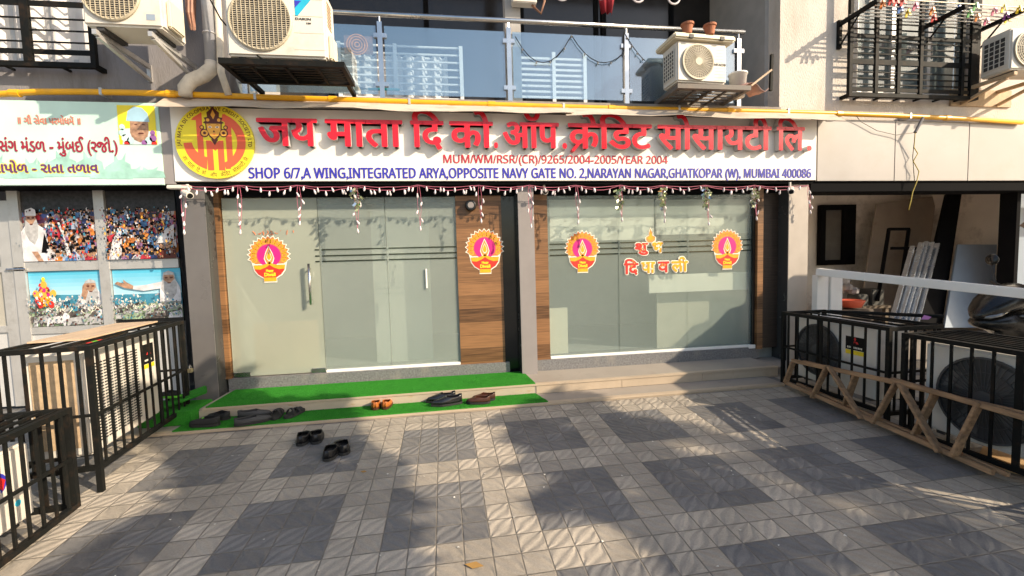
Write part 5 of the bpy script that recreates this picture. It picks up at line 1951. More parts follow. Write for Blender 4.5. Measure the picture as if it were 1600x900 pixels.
for (u, v, r, mi) in ((.22, .62, .1, redp), (.22, .52, .13, gold), (.1, .6, .05, gold), (.34, .6, .05, gold), (.22, .76, .055, gold), (.22, .86, .03, yellow), (.12, .48, .05, redp), (.33, .48, .05, cream), (.17, .58, .03, cream), (.27, .58, .03, pinkp), (.22, .66, .03, pinkp), (.22, .45, .06, yelp), (.15, .4, .05, redp), (.3, .4, .05, redp)):
    P.el(u, v, r * .8, r * 1.35, mi, 10)
P.specks(200, .02, .42, [cattle, darkcow, darkcow, grassp, grassp, maroon, seap], R3, .013)
P.specks(70, .45, .85, [gold, redp, cream, pinkp, maroon], R3, .014, lambda u, v: abs(u - .22) > .13)
P.specks(60, .4, .55, [seap, cream, cattle], R3, .016)
P.done('poster of a bearded man and orange garlanded figure above cattle, lower left of four')
P = Pic(xc, gx[2], gzs[2] + .04, gzs[1] - .055, YPW - .001)
P.sh(FULL, skyp)
P.sky(.45)
P.sh([(0, .0), (1, 0), (1, .5), (0, .5)], seap)
P.sh([(0, 0), (1, 0), (1, .2), (0, .2)], grassp)
herd(P, 38, .04, .32, R3)
elder(P, .84, .8, .85, 1.15, [(.68, .33), (.7, .6), (.45, .56), (.3, .6), (.3, .66), (.5, .68), (.74, .74), (.95, .74), (1, .6), (1, .33)])
P.sh([(.3, .6), (.18, .63), (.04, .72), (.08, .76), (.17, .72), (.17, .8), (.22, .74), (.31, .67)], skin)
P.specks(200, .02, .34, [cattle, darkcow, darkcow, grassp, grassp, seap], R3, .013)
P.specks(60, .36, .5, [seap, cream, cattle], R3, .014)
P.done('poster of a bearded man holding out his arm above cattle, lower right of four')

# ------------------------------------------------------------------ cameras and round fitting
def cctv(px, py, Y, label, dirv, long_=True):
    p = atY(px, py, Y)
    o = thing('cctv_camera', label, 'camera', tuple(p))
    d = Vector(dirv).normalized()
    MB().tube([p + Vector((0, .02, .1)), p + Vector((0, .02, .03)), p], .014, 8).build('arm', acw, o)
    b_ = MB().tube([p - d * .06, p + d * .07], .034, 14)
    b_.build('body', acw, o, smooth=False, bevel=0)
    MB().tube([p + d * .0705, p + d * .078], .026, 14).build('lens', blackgl, o)
    return o


cctv(292, 303, 4.86, 'white bullet camera under the left end of the main sign', (.6, -.5, -.3))
p = atY(283, 293, 4.88)
tag(MB().box((p.x - .13, 4.86, p.z - .015), (p.x + .08, 4.93, p.z + .025)).build('junction_box', acw, bevel=.008), 'flat white junction box beside the left bullet camera', 'junction box')
cctv(851, 299, 4.98, 'small white round camera right of the slim middle pillar', (-.1, -1, -.25))
cctv(1236, 297, 4.9, 'white bullet camera over the pale pillar at the right end of the garland', (-.5, -.6, -.35))
p = atY(735.5, 321, 5.1)
o = thing('wall_siren', 'round black siren with a grey grille on top of the wood panel', 'siren', tuple(p))
MB().lathe([(.06, .05), (.068, .01), (.06, -.02), (.05, -.024)], tuple(p), 22, ax='y').build('body', blackgl, o)
MB().lathe([(.036, -.032), (.036, -.0245)], tuple(p), 18, ax='y').build('grille', pillargrey, o)


# ------------------------------------------------------------------ steel cages with outdoor units
def cage(label, L, D, H, nbars, rz, loc, lean=0, ntop=4, postat=(.6,), legs=.06, topboard=False):
    """local: x along the face (0..L), y depth (0..D) behind the face, z up; face at y=0"""
    o = thing('steel_cage', label, 'cage')
    t = .034
    fr = MB()
    for z in (legs, H - t):
        fr.box((t, 0, z), (L - t, t, z + t))
        fr.box((t, D - t, z), (L - t, D, z + t))
        fr.box((0, t, z), (t, D - t, z + t))
        fr.box((L - t, t, z), (L, D - t, z + t))
    zm = H * .52
    fr.box((t, .006, zm), (L - t, .02, zm + .02))
    fr.box((.006, t, zm), (.02, D - t, zm + .02))
    fr.box((L - .02, t, zm), (L - .006, D - t, zm + .02))
    fr.build('rails', black, o)
    for (x, y) in ((0, 0), (L - t, 0), (0, D - t), (L - t, D - t)):
        MB().box((x, y, 0), (x + t, y + t, H)).build('post', black, o)
    for f in postat:
        MB().box((L * f, -.004, legs + t), (L * f + .04, .005, H - t)).build('post', black, o)
    for i in range(nbars):
        x = t + (L - 2 * t) * (i + .5) / nbars
        MB().box((x - .009, .007, legs + t), (x + .009, .019, H - t)).build('bar', black, o)
    nd = max(2, int(D / .1))
    for i in range(nd):
        y = t + (D - 2 * t) * (i + .5) / nd
        for x in (.007, L - .019):
            MB().box((x, y - .009, legs + t), (x + .012, y + .009, H - t)).build('bar', black, o)
    for i in range(ntop):
        y = t + (D - 2 * t) * (i + .5) / ntop
        MB().box((t, y - .009, H - .02), (L - t, y + .009, H - .006)).build('top_bar', black, o)
    place(o, loc, rz)
    return o


def grow(o, label):
    o['label'] = label
    return o


# left rear cage: face looks right (+x), runs away from the camera
p1, p2 = atG(161, 769), atG(299, 650)
angL = math.atan2(p2.y - p1.y, p2.x - p1.x)
LL = (Vector((p2.x, p2.y)) - Vector((p1.x, p1.y))).length
zl = gz(p1.x, p1.y)
cage('black steel cage with a board on top around a louvred unit, left side', LL, .56, 1.05, 12, angL, (p1.x, p1.y, zl), legs=.16)


def lface(P0, ang, u, v, z):
    """point u along the cage face, v behind it, at height z"""
    return Vector((P0.x + math.cos(ang) * u - math.sin(ang) * v, P0.y + math.sin(ang) * u + math.cos(ang) * v, z))


def louvred_unit(label, w_, d, h, loc, rz):
    o, ca = ac('ac_outdoor_unit', label, w_, d, h, None, (0, 0, 0))
    lv = MB()
    for j in range(5):
        x0 = w_ * .09 + j * w_ * .118
        n = 26
        for i in range(n):
            z = .1 + (h - .2) * i / n
            lv.box((x0, -.004, z), (x0 + w_ * .104, -.001, z + (h - .2) / n * .45))
    lv.build('louvres', acdark, o)
    e_ = MB().box((-.002, .06, .1), (-.006, d - .05, h - .06))
    e_.build('end_panel', acbeige, o)
    lb = MB()
    lb.box((w_ * .76, -.003, h * .66), (w_ * .93, -.001, h * .88), 0)
    lb.box((w_ * .76, -.003, h * .61), (w_ * .93, -.001, h * .655), 1)
    cx, cz, r = w_ * .845, h * .785, .021
    for a in (90, 210, 330):
        x, z = cx + r * 1.0 * math.cos(rad(a)), cz + r * 1.0 * math.sin(rad(a))
        dx, dz = math.cos(rad(a)) * r, math.sin(rad(a)) * r
        lb.add([(x - dx, -.004, z - dz), (x - dz * .58, -.004, z + dx * .58), (x + dx, -.004, z + dz), (x + dz * .58, -.004, z - dx * .58)], [(0, 1, 2, 3)], 2)
    for k in range(9):
        lb.box((w_ * .775 + k * .0125, -.0045, h * .69), (w_ * .775 + k * .0125 + .008, -.0035, h * .71), 3)
    lb.build('label_plate', [black, stickeryel, stickerred, cream], o)
    for (x, m_) in ((.2, stickerred), (.26, lime), (.31, stickerred)):
        MB().lathe([(.03, h), (.025, h + .03), (0, h + .035)], (w_ * x, .06, 0), 8).build('plastic_flower', m_, o)
    place(o, loc, rz)
    return o


q = lface(p1, angL, .12, .11, zl + .2)
louvred_unit('white air conditioner with dark louvres and a red emblem inside the left cage', LL - .42, .36, .80, tuple(q), angL)
q = lface(p1, angL, .3, .2, zl + 1.052)
bo = MB().box((0, 0, 0), (LL - .35, .34, .012)).build('board', ply)
bo.location = q
bo.rotation_euler = (0, 0, angL)
tag(bo, 'thin tan board lying on top of the rear left cage', 'board')
pd = lface(p1, angL, LL - .02, -.03, zl + .55)
o = thing('padlock', 'small brass padlock hanging on the far corner of the left cage', 'padlock', tuple(pd))
MB().box((pd.x - .018, pd.y - .02, pd.z - .03), (pd.x + .018, pd.y + .02, pd.z + .012)).build('body', mat('brass', (.3, .26, .16), .5, .6), o, bevel=.004)
MB().tube([(pd.x, pd.y - .013, pd.z + .01), (pd.x, pd.y - .013, pd.z + .035), (pd.x, pd.y, pd.z + .045), (pd.x, pd.y + .013, pd.z + .035), (pd.x, pd.y + .013, pd.z + .01)], .004, 6).build('shackle', steel, o)

# left front cage
p3 = atG(127, 790)
dirv = Vector((math.cos(angL), math.sin(angL), 0))
L2 = 1.5
q0 = p3 - dirv * L2
zf = gz(q0.x, q0.y) + .02
cage('black steel cage with a bar grid top cut by the lower left corner', L2, .62, .73, 14, angL, (q0.x, q0.y, zf), legs=.05, ntop=7, postat=(.38,))
o, ca = ac('ac_outdoor_unit', 'white air conditioner with a round blue and red logo in the front left cage', L2 - .3, .34, .5, None, (0, 0, 0))
q = lface(q0, angL, .12, .12, zf + .1)
lw = L2 - .3
lg = MB()
cx, cz, r = lw * .80, .33, .062
lg.add([(cx + r * math.cos(t * .393), -.002, cz + r * math.sin(t * .393)) for t in range(16)], [tuple(range(16))], 0)
lg.add([(cx + .2 * r, -.003, cz + .7 * r), (cx + .85 * r, -.003, cz + .1 * r), (cx + .5 * r, -.003, cz - .8 * r), (cx - .1 * r, -.003, cz - .1 * r)], [(0, 1, 2, 3)], 1)
lg.add([(cx - .3 * r, -.0035, cz - .9 * r), (cx + .1 * r, -.0035, cz + .1 * r), (cx + .25 * r, -.0035, cz - .95 * r)], [(0, 1, 2)], 2)
lg.build('logo', [bluetx, stickerred, cream], o, fixn=False)
MB().lathe([(.02, -.003), (.02, -.001)], (lw * .9, 0, .16), 12, ax='y').build('blue_dot', stickercyan, o)
gr = MB()
for k in range(16):
    gr.box((.08 + k * .045, -.003, .08), (.1 + k * .045, -.001, .44))
gr.build('front_slots', acbeige, o)
place(o, tuple(q), angL)

# right cages: faces look left (-x); local x runs towards the camera
XC = 3.76
zc = gz(XC, 3.8)
cage('black steel cage around an air conditioner beside the right step end', 1.24, .56, .87, 9, -math.pi / 2, (XC, 4.44, zc), postat=(.42,), ntop=3, legs=.08)
o, ca = ac('ac_outdoor_unit', 'grey air conditioner in the far right cage with fan and red emblem label', .95, .34, .70, (.30, .38, .27), (0, 0, 0), gw=wireb, spokes=40, rings=3)


def emblem(o, x, z, s_=1):
    lb = MB()
    lb.box((x, -.003, z), (x + .2 * s_, -.001, z + .13 * s_), 0)
    lb.box((x, -.003, z - .045 * s_), (x + .2 * s_, -.001, z - .004), 1)
    cx, cz, r = x + .1 * s_, z + .085 * s_, .022 * s_
    for a in (90, 210, 330):
        px, pz = cx + r * math.cos(rad(a)), cz + r * math.sin(rad(a))
        dx, dz = math.cos(rad(a)) * r, math.sin(rad(a)) * r
        lb.add([(px - dx, -.004, pz - dz), (px - dz * .58, -.004, pz + dx * .58), (px + dx, -.004, pz + dz), (px + dz * .58, -.004, pz - dx * .58)], [(0, 1, 2, 3)], 2)
    for k in range(10):
        lb.box((x + .02 + k * .016, -.0045, z + .015), (x + .03 + k * .016, -.0035, z + .033), 3)
    lb.build('label_plate', [black, stickeryel, stickerred, cream], o)


emblem(o, .62, .46)
place(o, (XC + .1, 4.33, zc + .12), -math.pi / 2)
zc2 = gz(XC, 2.6)
cage('black steel cage nearest the camera on the right around an air conditioner', 1.5, .6, .9, 11, -math.pi / 2, (XC, 3.1, zc2), postat=(.5,), ntop=7, legs=.06)
o, ca = ac('ac_outdoor_unit', 'grey air conditioner in the near right cage with a large dark fan', 1.1, .36, .74, (.42, .38, .31), (0, 0, 0), gw=wireb, spokes=44, rings=3)
emblem(o, .83, .42, 1.1)
place(o, (XC + .1, 2.99, zc2 + .1), -math.pi / 2)
p, q = atZ(1345, 497, 1.1), atZ(1470, 500, 1.1)
tag(MB().tube([(XC + .2, 4.0, 1.09), (XC + .62, 3.25, 1.11)], .017, 8).build('iron_rod', black), 'black iron rod lying across the tops of the right cages', 'rod')
p = atZ(1452, 505, 1.1)
cr_ = MB()
cr_.add([(XC + .48, 3.33, 1.08), (XC + .52, 3.3, 1.08), (XC + .5, 3.32, 1.12), (XC + .54, 3.29, 1.105)], [(0, 1, 2), (1, 3, 2)])
tag(cr_.build('plastic_scrap', mat('pink_plastic', (.55, .2, .5), .6), solid=.004), 'pink plastic scrap caught on the right cage top', 'scrap')

# ------------------------------------------------------------------ timber lattice frame leaning on the right cages
tb = thing('timber_frame', 'long weathered timber lattice frame leaning against the right cages', 'frame', (3.7, 3.4, .17))
PB0, PB1 = Vector((3.64, 4.33, gz(3.64, 4.33) + .022)), Vector((3.64, 2.37, gz(3.64, 2.37) + .022))
pn = Vector((-.985, 0, .17))
pl0 = PB0


def tp(px, py):
    return onplane(px, py, pl0, pn)


def chord(name, a, b_, w_=.04, h=.035, off=0):
    w_ *= R.uniform(1.1, 1.4)
    h *= R.uniform(1.0, 1.25)
    a = a + Vector((0, R.uniform(-.01, .01), R.uniform(-.006, .006)))
    d = pn.normalized() * off
    MB().bar(a + d, b_ + d, h, w_, up=pn).build(name, wood, tb, bevel=.004)


chord('bottom_chord', tp(1228, 598), tp(1552, 738))
chord('bottom_chord', tp(1240, 600), tp(1566, 741), .035, .03, -.05)
chord('top_chord', tp(1238, 563), tp(1398, 597), .04, .035)
chord('top_chord', tp(1394, 594), tp(1610, 655), .045, .035, .002)
chord('top_chord', tp(1250, 565), tp(1612, 650), .035, .03, -.05)
for a, b_, of in (((1242, 565), (1230, 598), .02), ((1296, 572), (1272, 622), .02), ((1302, 574), (1352, 655), .038), ((1334, 585), (1316, 634), -.03), ((1404, 598), (1368, 662), .02), ((1412, 600), (1475, 708), .038), ((1455, 615), (1424, 680), -.03), ((1532, 630), (1492, 714), .02), ((1516, 680), (1500, 712), .045)):
    chord('brace', tp(*a), tp(*b_), .05, .022, of)
p = atG(1575, 732)
cbd = MB().box((-.22, -.17, 0), (.22, .17, .012)).build('cardboard', mat('cardboard', (.42, .27, .13), .85, var=.12))
place(cbd, (p.x + .12, p.y + .05, gz(p.x, p.y) + .006), .5)
tag(cbd, 'flat brown cardboard piece on the ground by the near right cage', 'cardboard')

# ------------------------------------------------------------------ green turf mats
m_ = MB()
x0, x1 = -2.52, atZ(845, 625, Z1 + .01).x


def turfmat(pts, z, label, drop=None):
    mb_ = MB()
    n = 60
    mb_.poly([(x, y, z) for x, y in pts], (0, 0, 1), .012)
    R4 = random.Random(int(z * 1000))
    xa_, xb_ = min(p[0] for p in pts), max(p[0] for p in pts)
    ya_, yb_ = min(p[1] for p in pts), max(p[1] for p in pts)
    for i in range(11000):
        x, y = R4.uniform(xa_ + .004, xb_ - .004), R4.uniform(ya_ + .002, yb_ - .002)
        if not inpoly(x, y, pts):
            continue
        h = R4.uniform(.003, .009)
        a = R4.uniform(0, 6.28)
        dx, dy = math.cos(a) * .003, math.sin(a) * .003
        mb_.add([(x - dx, y - dy, z + .011), (x + dx, y + dy, z + .011), (x + R4.uniform(-.004, .004), y + R4.uniform(-.004, .004), z + .012 + h)], [(0, 1, 2)])
    o = mb_.build('turf_mat', turf, fixn=False)
    return tag(o, label, 'mat')


e0 = atZ(838, 612, Z1).x
turfmat([(-2.60, f1(-2.6) + .006), (e0 + .05, f1(e0) + .006), (e0 - .03, f2(e0) - .012), (-2.60, f2(-2.6) - .012)], Z1 + .002, 'green turf mat with shoes on the lower step')
turfmat([(-2.47, f2(-2.5) + .0), (.87, f2(.87) + .0), (.83, 4.99), (.77, 5.12), (-2.47, 5.12)], Z2 + .002, 'green turf mat without shoes on the upper step under the glass door')
# raised left end of the mat, wrapping a block beside the pillar
tw = MB()
tw.box((-3.0, YF1 + .13, Z1), (-2.535, 4.8, Z2 + .02))
tw.bar((-2.98, YF1 + .25, Z2 + .02), (-2.56, 4.75, Z2 + .14), .3, .02)
tag(tw.build('turf_mat', turf, bevel=.01), 'green turf piece folded over the left end of the steps', 'mat')


# ------------------------------------------------------------------ footwear
def shoe(name, label, loc, rz, m_up, m_in=insolem, L=.28, W=.098, H=.075, open_=.52, kind='loafer', m_so=None, pointed=.0, group=None, accent=None):
    """local: heel at y=0, toe at y=L, x across"""
    o = thing(name, label, 'shoe', (0, 0, 0), group)
    n, k = 18, 12

    def halfw(t):
        s = math.sin(math.pi * min(1, t * 1.02 + .0)) ** .38 if 0 < t < 1 else 0
        wv = .5 * W * (.74 + .26 * math.sin(math.pi * (t - .15) / .95) + .06 * math.sin(t * 5))
        end = min(1, (t / .1) ** .3) * min(1, ((1 - t) / (.16 + pointed * .2)) ** (.5 + pointed * .45))
        return wv * end

    def topz(t):
        if t < .55:
            return H * (1.0 - .16 * math.sin(math.pi * t / .55) * (1 if kind != 'sneaker' else .4)) + (.005 if t < .12 else 0)
        u = (t - .55) / .45
        return H * (.95 - .5 * u ** .8) * (1 - max(0, (t - .93) / .07) * .45)
    so_ = .022

    def gap(op):
        return op * math.pi * .5
    up = MB()
    vs = []
    ts = [.004 + .992 * (.5 - .5 * math.cos(math.pi * i / n)) for i in range(n + 1)]
    for t in ts:
        hw, hz = halfw(t), topz(t)
        for j in range(k):
            a = math.pi * j / (k - 1)
            op = 0
            if t < open_:
                op = .62
            elif t < open_ + .12:
                op = .62 * (1 - (t - open_) / .12)
            # angle range leaves a gap at the top for the opening
            if j < k // 2:
                a = (math.pi / 2 - gap(op)) * (j / (k // 2 - 1))
            else:
                a = math.pi / 2 + gap(op) + (math.pi / 2 - gap(op)) * ((j - k // 2) / (k // 2 - 1))
            x = hw * math.copysign(abs(math.cos(a)) ** .7, math.cos(a)) if abs(math.cos(a)) > 1e-6 else 0
            z = so_ + (hz - so_ * .3) * abs(math.sin(a)) ** .8 if op < .1 else so_ + (hz - so_ * .3) * (abs(math.sin(a)) / max(.2, math.sin(math.pi / 2 - gap(op)))) ** .8
            vs.append((x, L * t, z))
    fs = []
    half = k // 2
    for i in range(n):
        for j in range(k - 1):
            if j == half - 1 and ts[i] < open_:
                continue
            fs.append((i * k + j, i * k + j + 1, (i + 1) * k + j + 1, (i + 1) * k + j))
    fs.append((0, half - 1, half, k - 1))
    up.add(vs, fs)
    up.build('upper', m_up, o, smooth=True, solid=-.003, fixn=False)
    # the j == half strip is left open over the foot opening; insole below it
    ins = MB()
    pts = [(halfw(t) * .82, L * t, so_ + .012) for t in ts[1:-1]] + [(-halfw(t) * .82, L * t, so_ + .012) for t in ts[1:-1][::-1]]
    ins.add(pts, [tuple(range(len(pts)))])
    ins.build('insole', m_in, o, fixn=False)
    s_ = MB()
    out = [(halfw(t) * 1.06 + .001, L * (t * 1.02 - .01)) for t in ts] + [(-halfw(t) * 1.06 - .001, L * (t * 1.02 - .01)) for t in ts[::-1]]
    s_.poly([(x, y, 0) for x, y in out], (0, 0, 1), so_)
    s_.build('sole', m_so or solem, o, fixn=True)
    if kind == 'sneaker':
        lc = MB()
        for i in range(4):
            y = L * (.54 + .06 * i)
            z = topz(.54 + .06 * i) + .004
            lc.tube([(-.025, y - .01, z - .006), (0, y, z + .006), (.025, y + .01, z - .006)], .0042, 5)
        lc.build('laces', accent or leatherm, o)
    elif kind == 'loafer':
        st_ = MB()
        y = L * (open_ + .15)
        z = topz(open_ + .15)
        hw = halfw(open_ + .15)
        st_.tube([(-hw * .85, y, z * .66), (-hw * .4, y + .006, z + .002), (0, y + .008, z + .008), (hw * .4, y + .006, z + .002), (hw * .85, y, z * .66)], .006, 6)
        st_.build('strap', m_up, o, smooth=True)
    elif kind == 'formal':
        lc = MB()
        for i in range(3):
            y = L * (.5 + .05 * i)
            z = topz(.5 + .05 * i) + .004
            lc.tube([(-.018, y, z - .004), (0, y, z + .004), (.018, y, z - .004)], .003, 5)
        lc.build('laces', m_up, o)
        hl_ = MB().box((-W * .3, .0, 0), (W * .3, .065, .016))
    place(o, loc, rz)
    return o


def sandal(label, loc, rz, L=.26, W=.1):
    o = thing('sandal', label, 'sandal')
    out = [(.5 * W * (.8 + .2 * math.sin(t * 3)) * min(1, (t / .12) ** .5 if t > 0 else 0, ((1 - t) / .15) ** .5 if t < 1 else 0), L * t) for t in [i / 14 for i in range(15)]]
    MB().poly([(x, y, 0) for x, y in out] + [(-x, y, 0) for x, y in out[::-1]], (0, 0, 1), .024).build('sole', solem, o)
    for y0, h in ((.58, .045), (.72, .035), (.3, .06)):
        s_ = MB()
        vs = []
        for i in range(9):
            a = math.pi * i / 8
            for dy in (-.014, .014):
                vs.append((W * .46 * math.cos(a), L * y0 + dy + .01 * math.sin(a), .02 + h * math.sin(a)))
        s_.add(vs, [(2 * i, 2 * i + 1, 2 * i + 3, 2 * i + 2) for i in range(8)])
        s_.build('strap', leatherm, o, smooth=True, solid=.005, fixn=False)
    place(o, loc, rz)
    return o


ZC1 = Z1 + .018


def onmat(px, py):
    p = atZ(px, py, ZC1)
    return (p.x, p.y, ZC1)


def ong(px, py):
    p = atG(px, py)
    return (p.x, p.y, gz(p.x, p.y) + .004)


SH = shoe
# two pairs on the pavers (heels towards the camera)
SH('shoe', 'matt black slip-on on the pavers, left one of the pair nearer the mat', ong(470, 698), rad(6), leatherk, W=.11, H=.064, L=.26)
SH('shoe', 'matt black slip-on on the pavers, right one of the pair nearer the mat', ong(494, 695), rad(14), leatherk, W=.11, H=.064, L=.26)
SH('shoe', 'black slip-on nearest the camera, left one of the pair in front', ong(511, 722), rad(-2), leatherk, W=.112, H=.064, L=.27)
SH('shoe', 'black slip-on right one of the pair in front, toe turned left', ong(540, 712), rad(26), leatherk, W=.112, H=.064, L=.27)
# tan pair against the riser
SH('shoe', 'tan leather loafer on the green mat, left one of the tan pair', onmat(586, 641), rad(4), leatherb, insoleb, W=.092, H=.06, L=.2, m_so=leatherd)
SH('shoe', 'tan leather loafer on the green mat, right one of the tan pair', onmat(601, 640), rad(-6), leatherb, insoleb, W=.092, H=.06, L=.2, m_so=leatherd)
# polished black formal pair, toes to the left
SH('shoe', 'polished black formal shoe on the mat, the nearer of the shiny pair', onmat(722, 629), rad(100), leathers, L=.32, W=.105, H=.078, open_=.42, kind='formal', pointed=.8)
SH('shoe', 'polished black formal shoe on the mat, the farther of the shiny pair', onmat(712, 624.5), rad(97), leathers, L=.31, W=.102, H=.078, open_=.42, kind='formal', pointed=.8)
# dark brown pair
SH('shoe', 'dark brown loafer on the mat, the nearer of the brown pair', onmat(766, 629), rad(82), leatherd, insoleb, L=.25, W=.095, H=.058)
SH('shoe', 'dark brown loafer on the mat, the farther of the brown pair', onmat(774, 624), rad(84), leatherd, insoleb, L=.25, W=.095, H=.058)
# left end of the mat
SH('sneaker', 'black trainer with green laces at the left end of the mat', onmat(343, 664), rad(82), leatherm, L=.28, W=.1, H=.066, kind='sneaker', accent=lime)
SH('sneaker', 'plain black shoe behind the green laced trainer on the mat', onmat(358, 655), rad(70), leatherm, L=.24, W=.1, H=.058, kind='loafer')
SH('shoe', 'long charcoal slip-on lying on the mat, toe pointing right', onmat(366, 666), rad(-66), leatherg, L=.31, W=.1, H=.052)
SH('shoe', 'long charcoal slip-on close to the riser behind its fellow', onmat(372, 653), rad(-84), leatherg, L=.3, W=.1, H=.052)
sandal('black strapped sandal on the mat, left one of its pair', onmat(428, 657), rad(8))
sandal('black strapped sandal on the mat, right one of its pair', onmat(445, 655), rad(-22))
SH('shoe', 'black shoe with a green rim on the raised turf beside the left pillar', (-2.74, 4.62, Z2 + .11), rad(80), leatherm, m_in=lime, L=.25, W=.09, H=.05, m_so=lime)

# scraps and dry leaves on the pavers
lf = MB()
R5 = random.Random(21)
for i in range(90):
    x, y = R5.uniform(-2.2, 3.4), R5.uniform(1.5, 4.2)
    s_ = R5.uniform(.004, .012)
    a = R5.uniform(0, 6)
    z = gz(x, y) + .004
    lf.add([(x + s_ * math.cos(a), y + s_ * math.sin(a), z), (x + s_ * math.cos(a + 2), y + s_ * math.sin(a + 2), z + .004), (x + s_ * math.cos(a + 4), y + s_ * math.sin(a + 4), z + .002)], [(0, 1, 2)])
tag(lf.build('litter', litter, fixn=False), 'tiny pale paper scraps scattered over the pavers', 'litter', kind='stuff')
for px, py, lab in ((741, 887, 'curled dry brown leaf on the pavers at the bottom middle'), (568, 738, 'small dry leaf on the pavers right of the front black pair')):
    p = atG(px, py)
    z = gz(p.x, p.y)
    fs_ = 1 if px > 700 else .5
    m_ = MB().add([(p.x + a_ * fs_, p.y + b2_ * fs_, z + c_ * fs_) for a_, b2_, c_ in ((-.05, .02, .012), (-.01, -.012, .006), (.05, -.02, .018), (.012, .016, .022))], [(0, 1, 2, 3)])
    tag(m_.build('dry_leaf', dryleaf, solid=.002, fixn=False), lab, 'leaf')

# ------------------------------------------------------------------ white tilted gate frame at the right
wf = thing('gate_arch', 'white rectangular metal frame standing behind the right cages', 'frame', (4.4, 4.6, .3))
a0, a1 = Vector((4.42, 4.64, 1.49)), Vector((5.06, 2.6, 1.225))
pA_, pB_ = atY(1282, 425, 4.64), atY(1606, 459, 3.1)
dirb = (pB_ - pA_).normalized()
MB().bar(pA_ - dirb * .03, pB_ + dirb * 1.0, .1, .085).build('top_bar', whitep, wf, bevel=.006)
for k, px in enumerate((1276.5, 1287, 1298, 1309)):
    p = atY(px, 470, 4.66 + k * .004)
    q = atY(px + 9.6, 470, 4.66 + k * .004)
    MB().box((p.x, 4.66 + k * .004 + (.02 if k % 2 else 0), .25), (q.x, 4.74 + k * .004, pA_.z - .04)).build('upright_slat', whitep, wf, bevel=.004)
pe = pB_ + dirb * .9
MB().box((pe.x - .04, pe.y - .04, gz(pe.x, pe.y)), (pe.x + .04, pe.y + .04, pe.z - .045)).build('upright', whitep, wf, bevel=.004)

# ------------------------------------------------------------------ inside the open shop
def lean(name, label, cat, tl, tr, br, bl, Yt, Yb, m, th=.03, edge=None):
    pts = [atY(*tl, Yt), atY(*tr, Yt), atY(*br, Yb), atY(*bl, Yb)]
    n = (pts[1] - pts[0]).cross(pts[2] - pts[0]).normalized()
    if n.y < 0:
        n = -n
    # planar fit: project bottom right on the plane of the other three
    p3_ = pts[3]
    nn = (pts[1] - pts[0]).cross(p3_ - pts[0]).normalized()
    pts[2] = pts[2] - nn * (pts[2] - pts[0]).dot(nn)
    return tag(MB().poly(pts, n, th).build(name, m, bevel=.003), label, cat)


p, q = atY(1284, 320, 7.5), atY(1336, 413, 7.5)
o = thing('window_frame_unit', 'dark framed window unit standing against the back wall of the open shop', 'window', (p.x, 7.5, q.z))
f = MB()
for bxx in (((p.x, 7.5, q.z), (p.x + .1, 7.6, p.z)), ((q.x - .28, 7.5, q.z), (q.x, 7.6, p.z)), ((p.x + .1, 7.502, q.z), (q.x - .28, 7.598, q.z + .1)), ((p.x + .1, 7.502, p.z - .1), (q.x - .28, 7.598, p.z))):
    f.box(*bxx)
f.build('frame', blackmat, o)
MB().box((p.x + .1, 7.55, q.z + .1), (q.x - .28, 7.56, p.z - .1)).build('pane', mat('dusty_pane', (.12, .11, .1), .4, bump=0), o)
lean('marked_board', 'big pale pencil marked board leaning on the back wall of the open shop', 'board', (1370, 318), (1463, 306), (1436, 500), (1343, 500), 7.4, 6.9, boardp)
lean('black_board', 'tall black board leaning in the open shop between the pale boards', 'board', (1480, 303), (1503, 303), (1472, 505), (1434, 505), 6.6, 6.1, blackmat, .05)
lean('blue_grey_board', 'blue grey flat board standing in the open shop behind the scooter', 'board', (1497, 382), (1558, 382), (1548, 512), (1476, 512), 6.3, 6.0, bluepanel, .03)
lf_ = thing('leaning_frame', 'slim dark metal frame leaning on the marked board', 'frame', tuple(atY(1388, 400, 6.7)))
for a, b_ in (((1389, 358), (1371, 470)), ((1389, 358), (1420, 358)), ((1393, 388), (1433, 388)), ((1420, 358), (1404, 470))):
    MB().bar(atY(*a, 6.75 - (a[1] - 358) * .003), atY(*b_, 6.75 - (b_[1] - 358) * .003), .05, .05).build('rail', blackmat, lf_)
for k, (xt, xb_, yt, lab) in enumerate(((1426, 1392, 385, 'first from the left'), (1440, 1402, 380, 'second from the left'), (1448, 1411, 378, 'third from the left'), (1456, 1420, 379, 'second from the right'), (1465, 1432, 381, 'rightmost'))):
    tag(MB().bar(atY(xt, yt, 6.35), atY(xb_, 505, 5.9), .075 if k % 2 else .06, .04).build('aluminium_profile', profile), 'shiny aluminium profile in the leaning bundle of the open shop, ' + lab, 'profile', 'aluminium profiles in the open shop')
p = atY(1328, 474, 6.3)
tag(MB().lathe([(.16, 0), (.2, .1), (.21, .11), (.19, .12), (.15, .02), (0, .02)], (p.x, 6.3, p.z - .06), 20).build('plastic_tub', tubred, smooth=True), 'red plastic tub on the clutter in the open shop', 'tub')
p = atY(1328, 486, 6.3)
tag(MB().box((p.x - .35, 6.15, .3), (p.x + .3, 6.6, p.z + .04)).build('crate', mat('dark_crate', (.09, .07, .055), .8, var=.3), bevel=.01), 'dark wooden crate under the red tub in the open shop', 'crate')
p = atY(1330, 448, 6.5)
m_ = MB()
for k in range(9):
    c = Vector((p.x + R.uniform(-.12, .12), 6.6 + R.uniform(-.1, .1), p.z + R.uniform(-.16, .12)))
    m_.lathe([(0, -.07), (.07, -.04), (.08, .02), (.04, .06), (0, .07)], c, 7)
tag(m_.build('plastic_bags', mat('grey_plastic_bag', (.35, .33, .33), .5, var=.3)), 'heap of grey plastic bags above the red tub', 'bags')
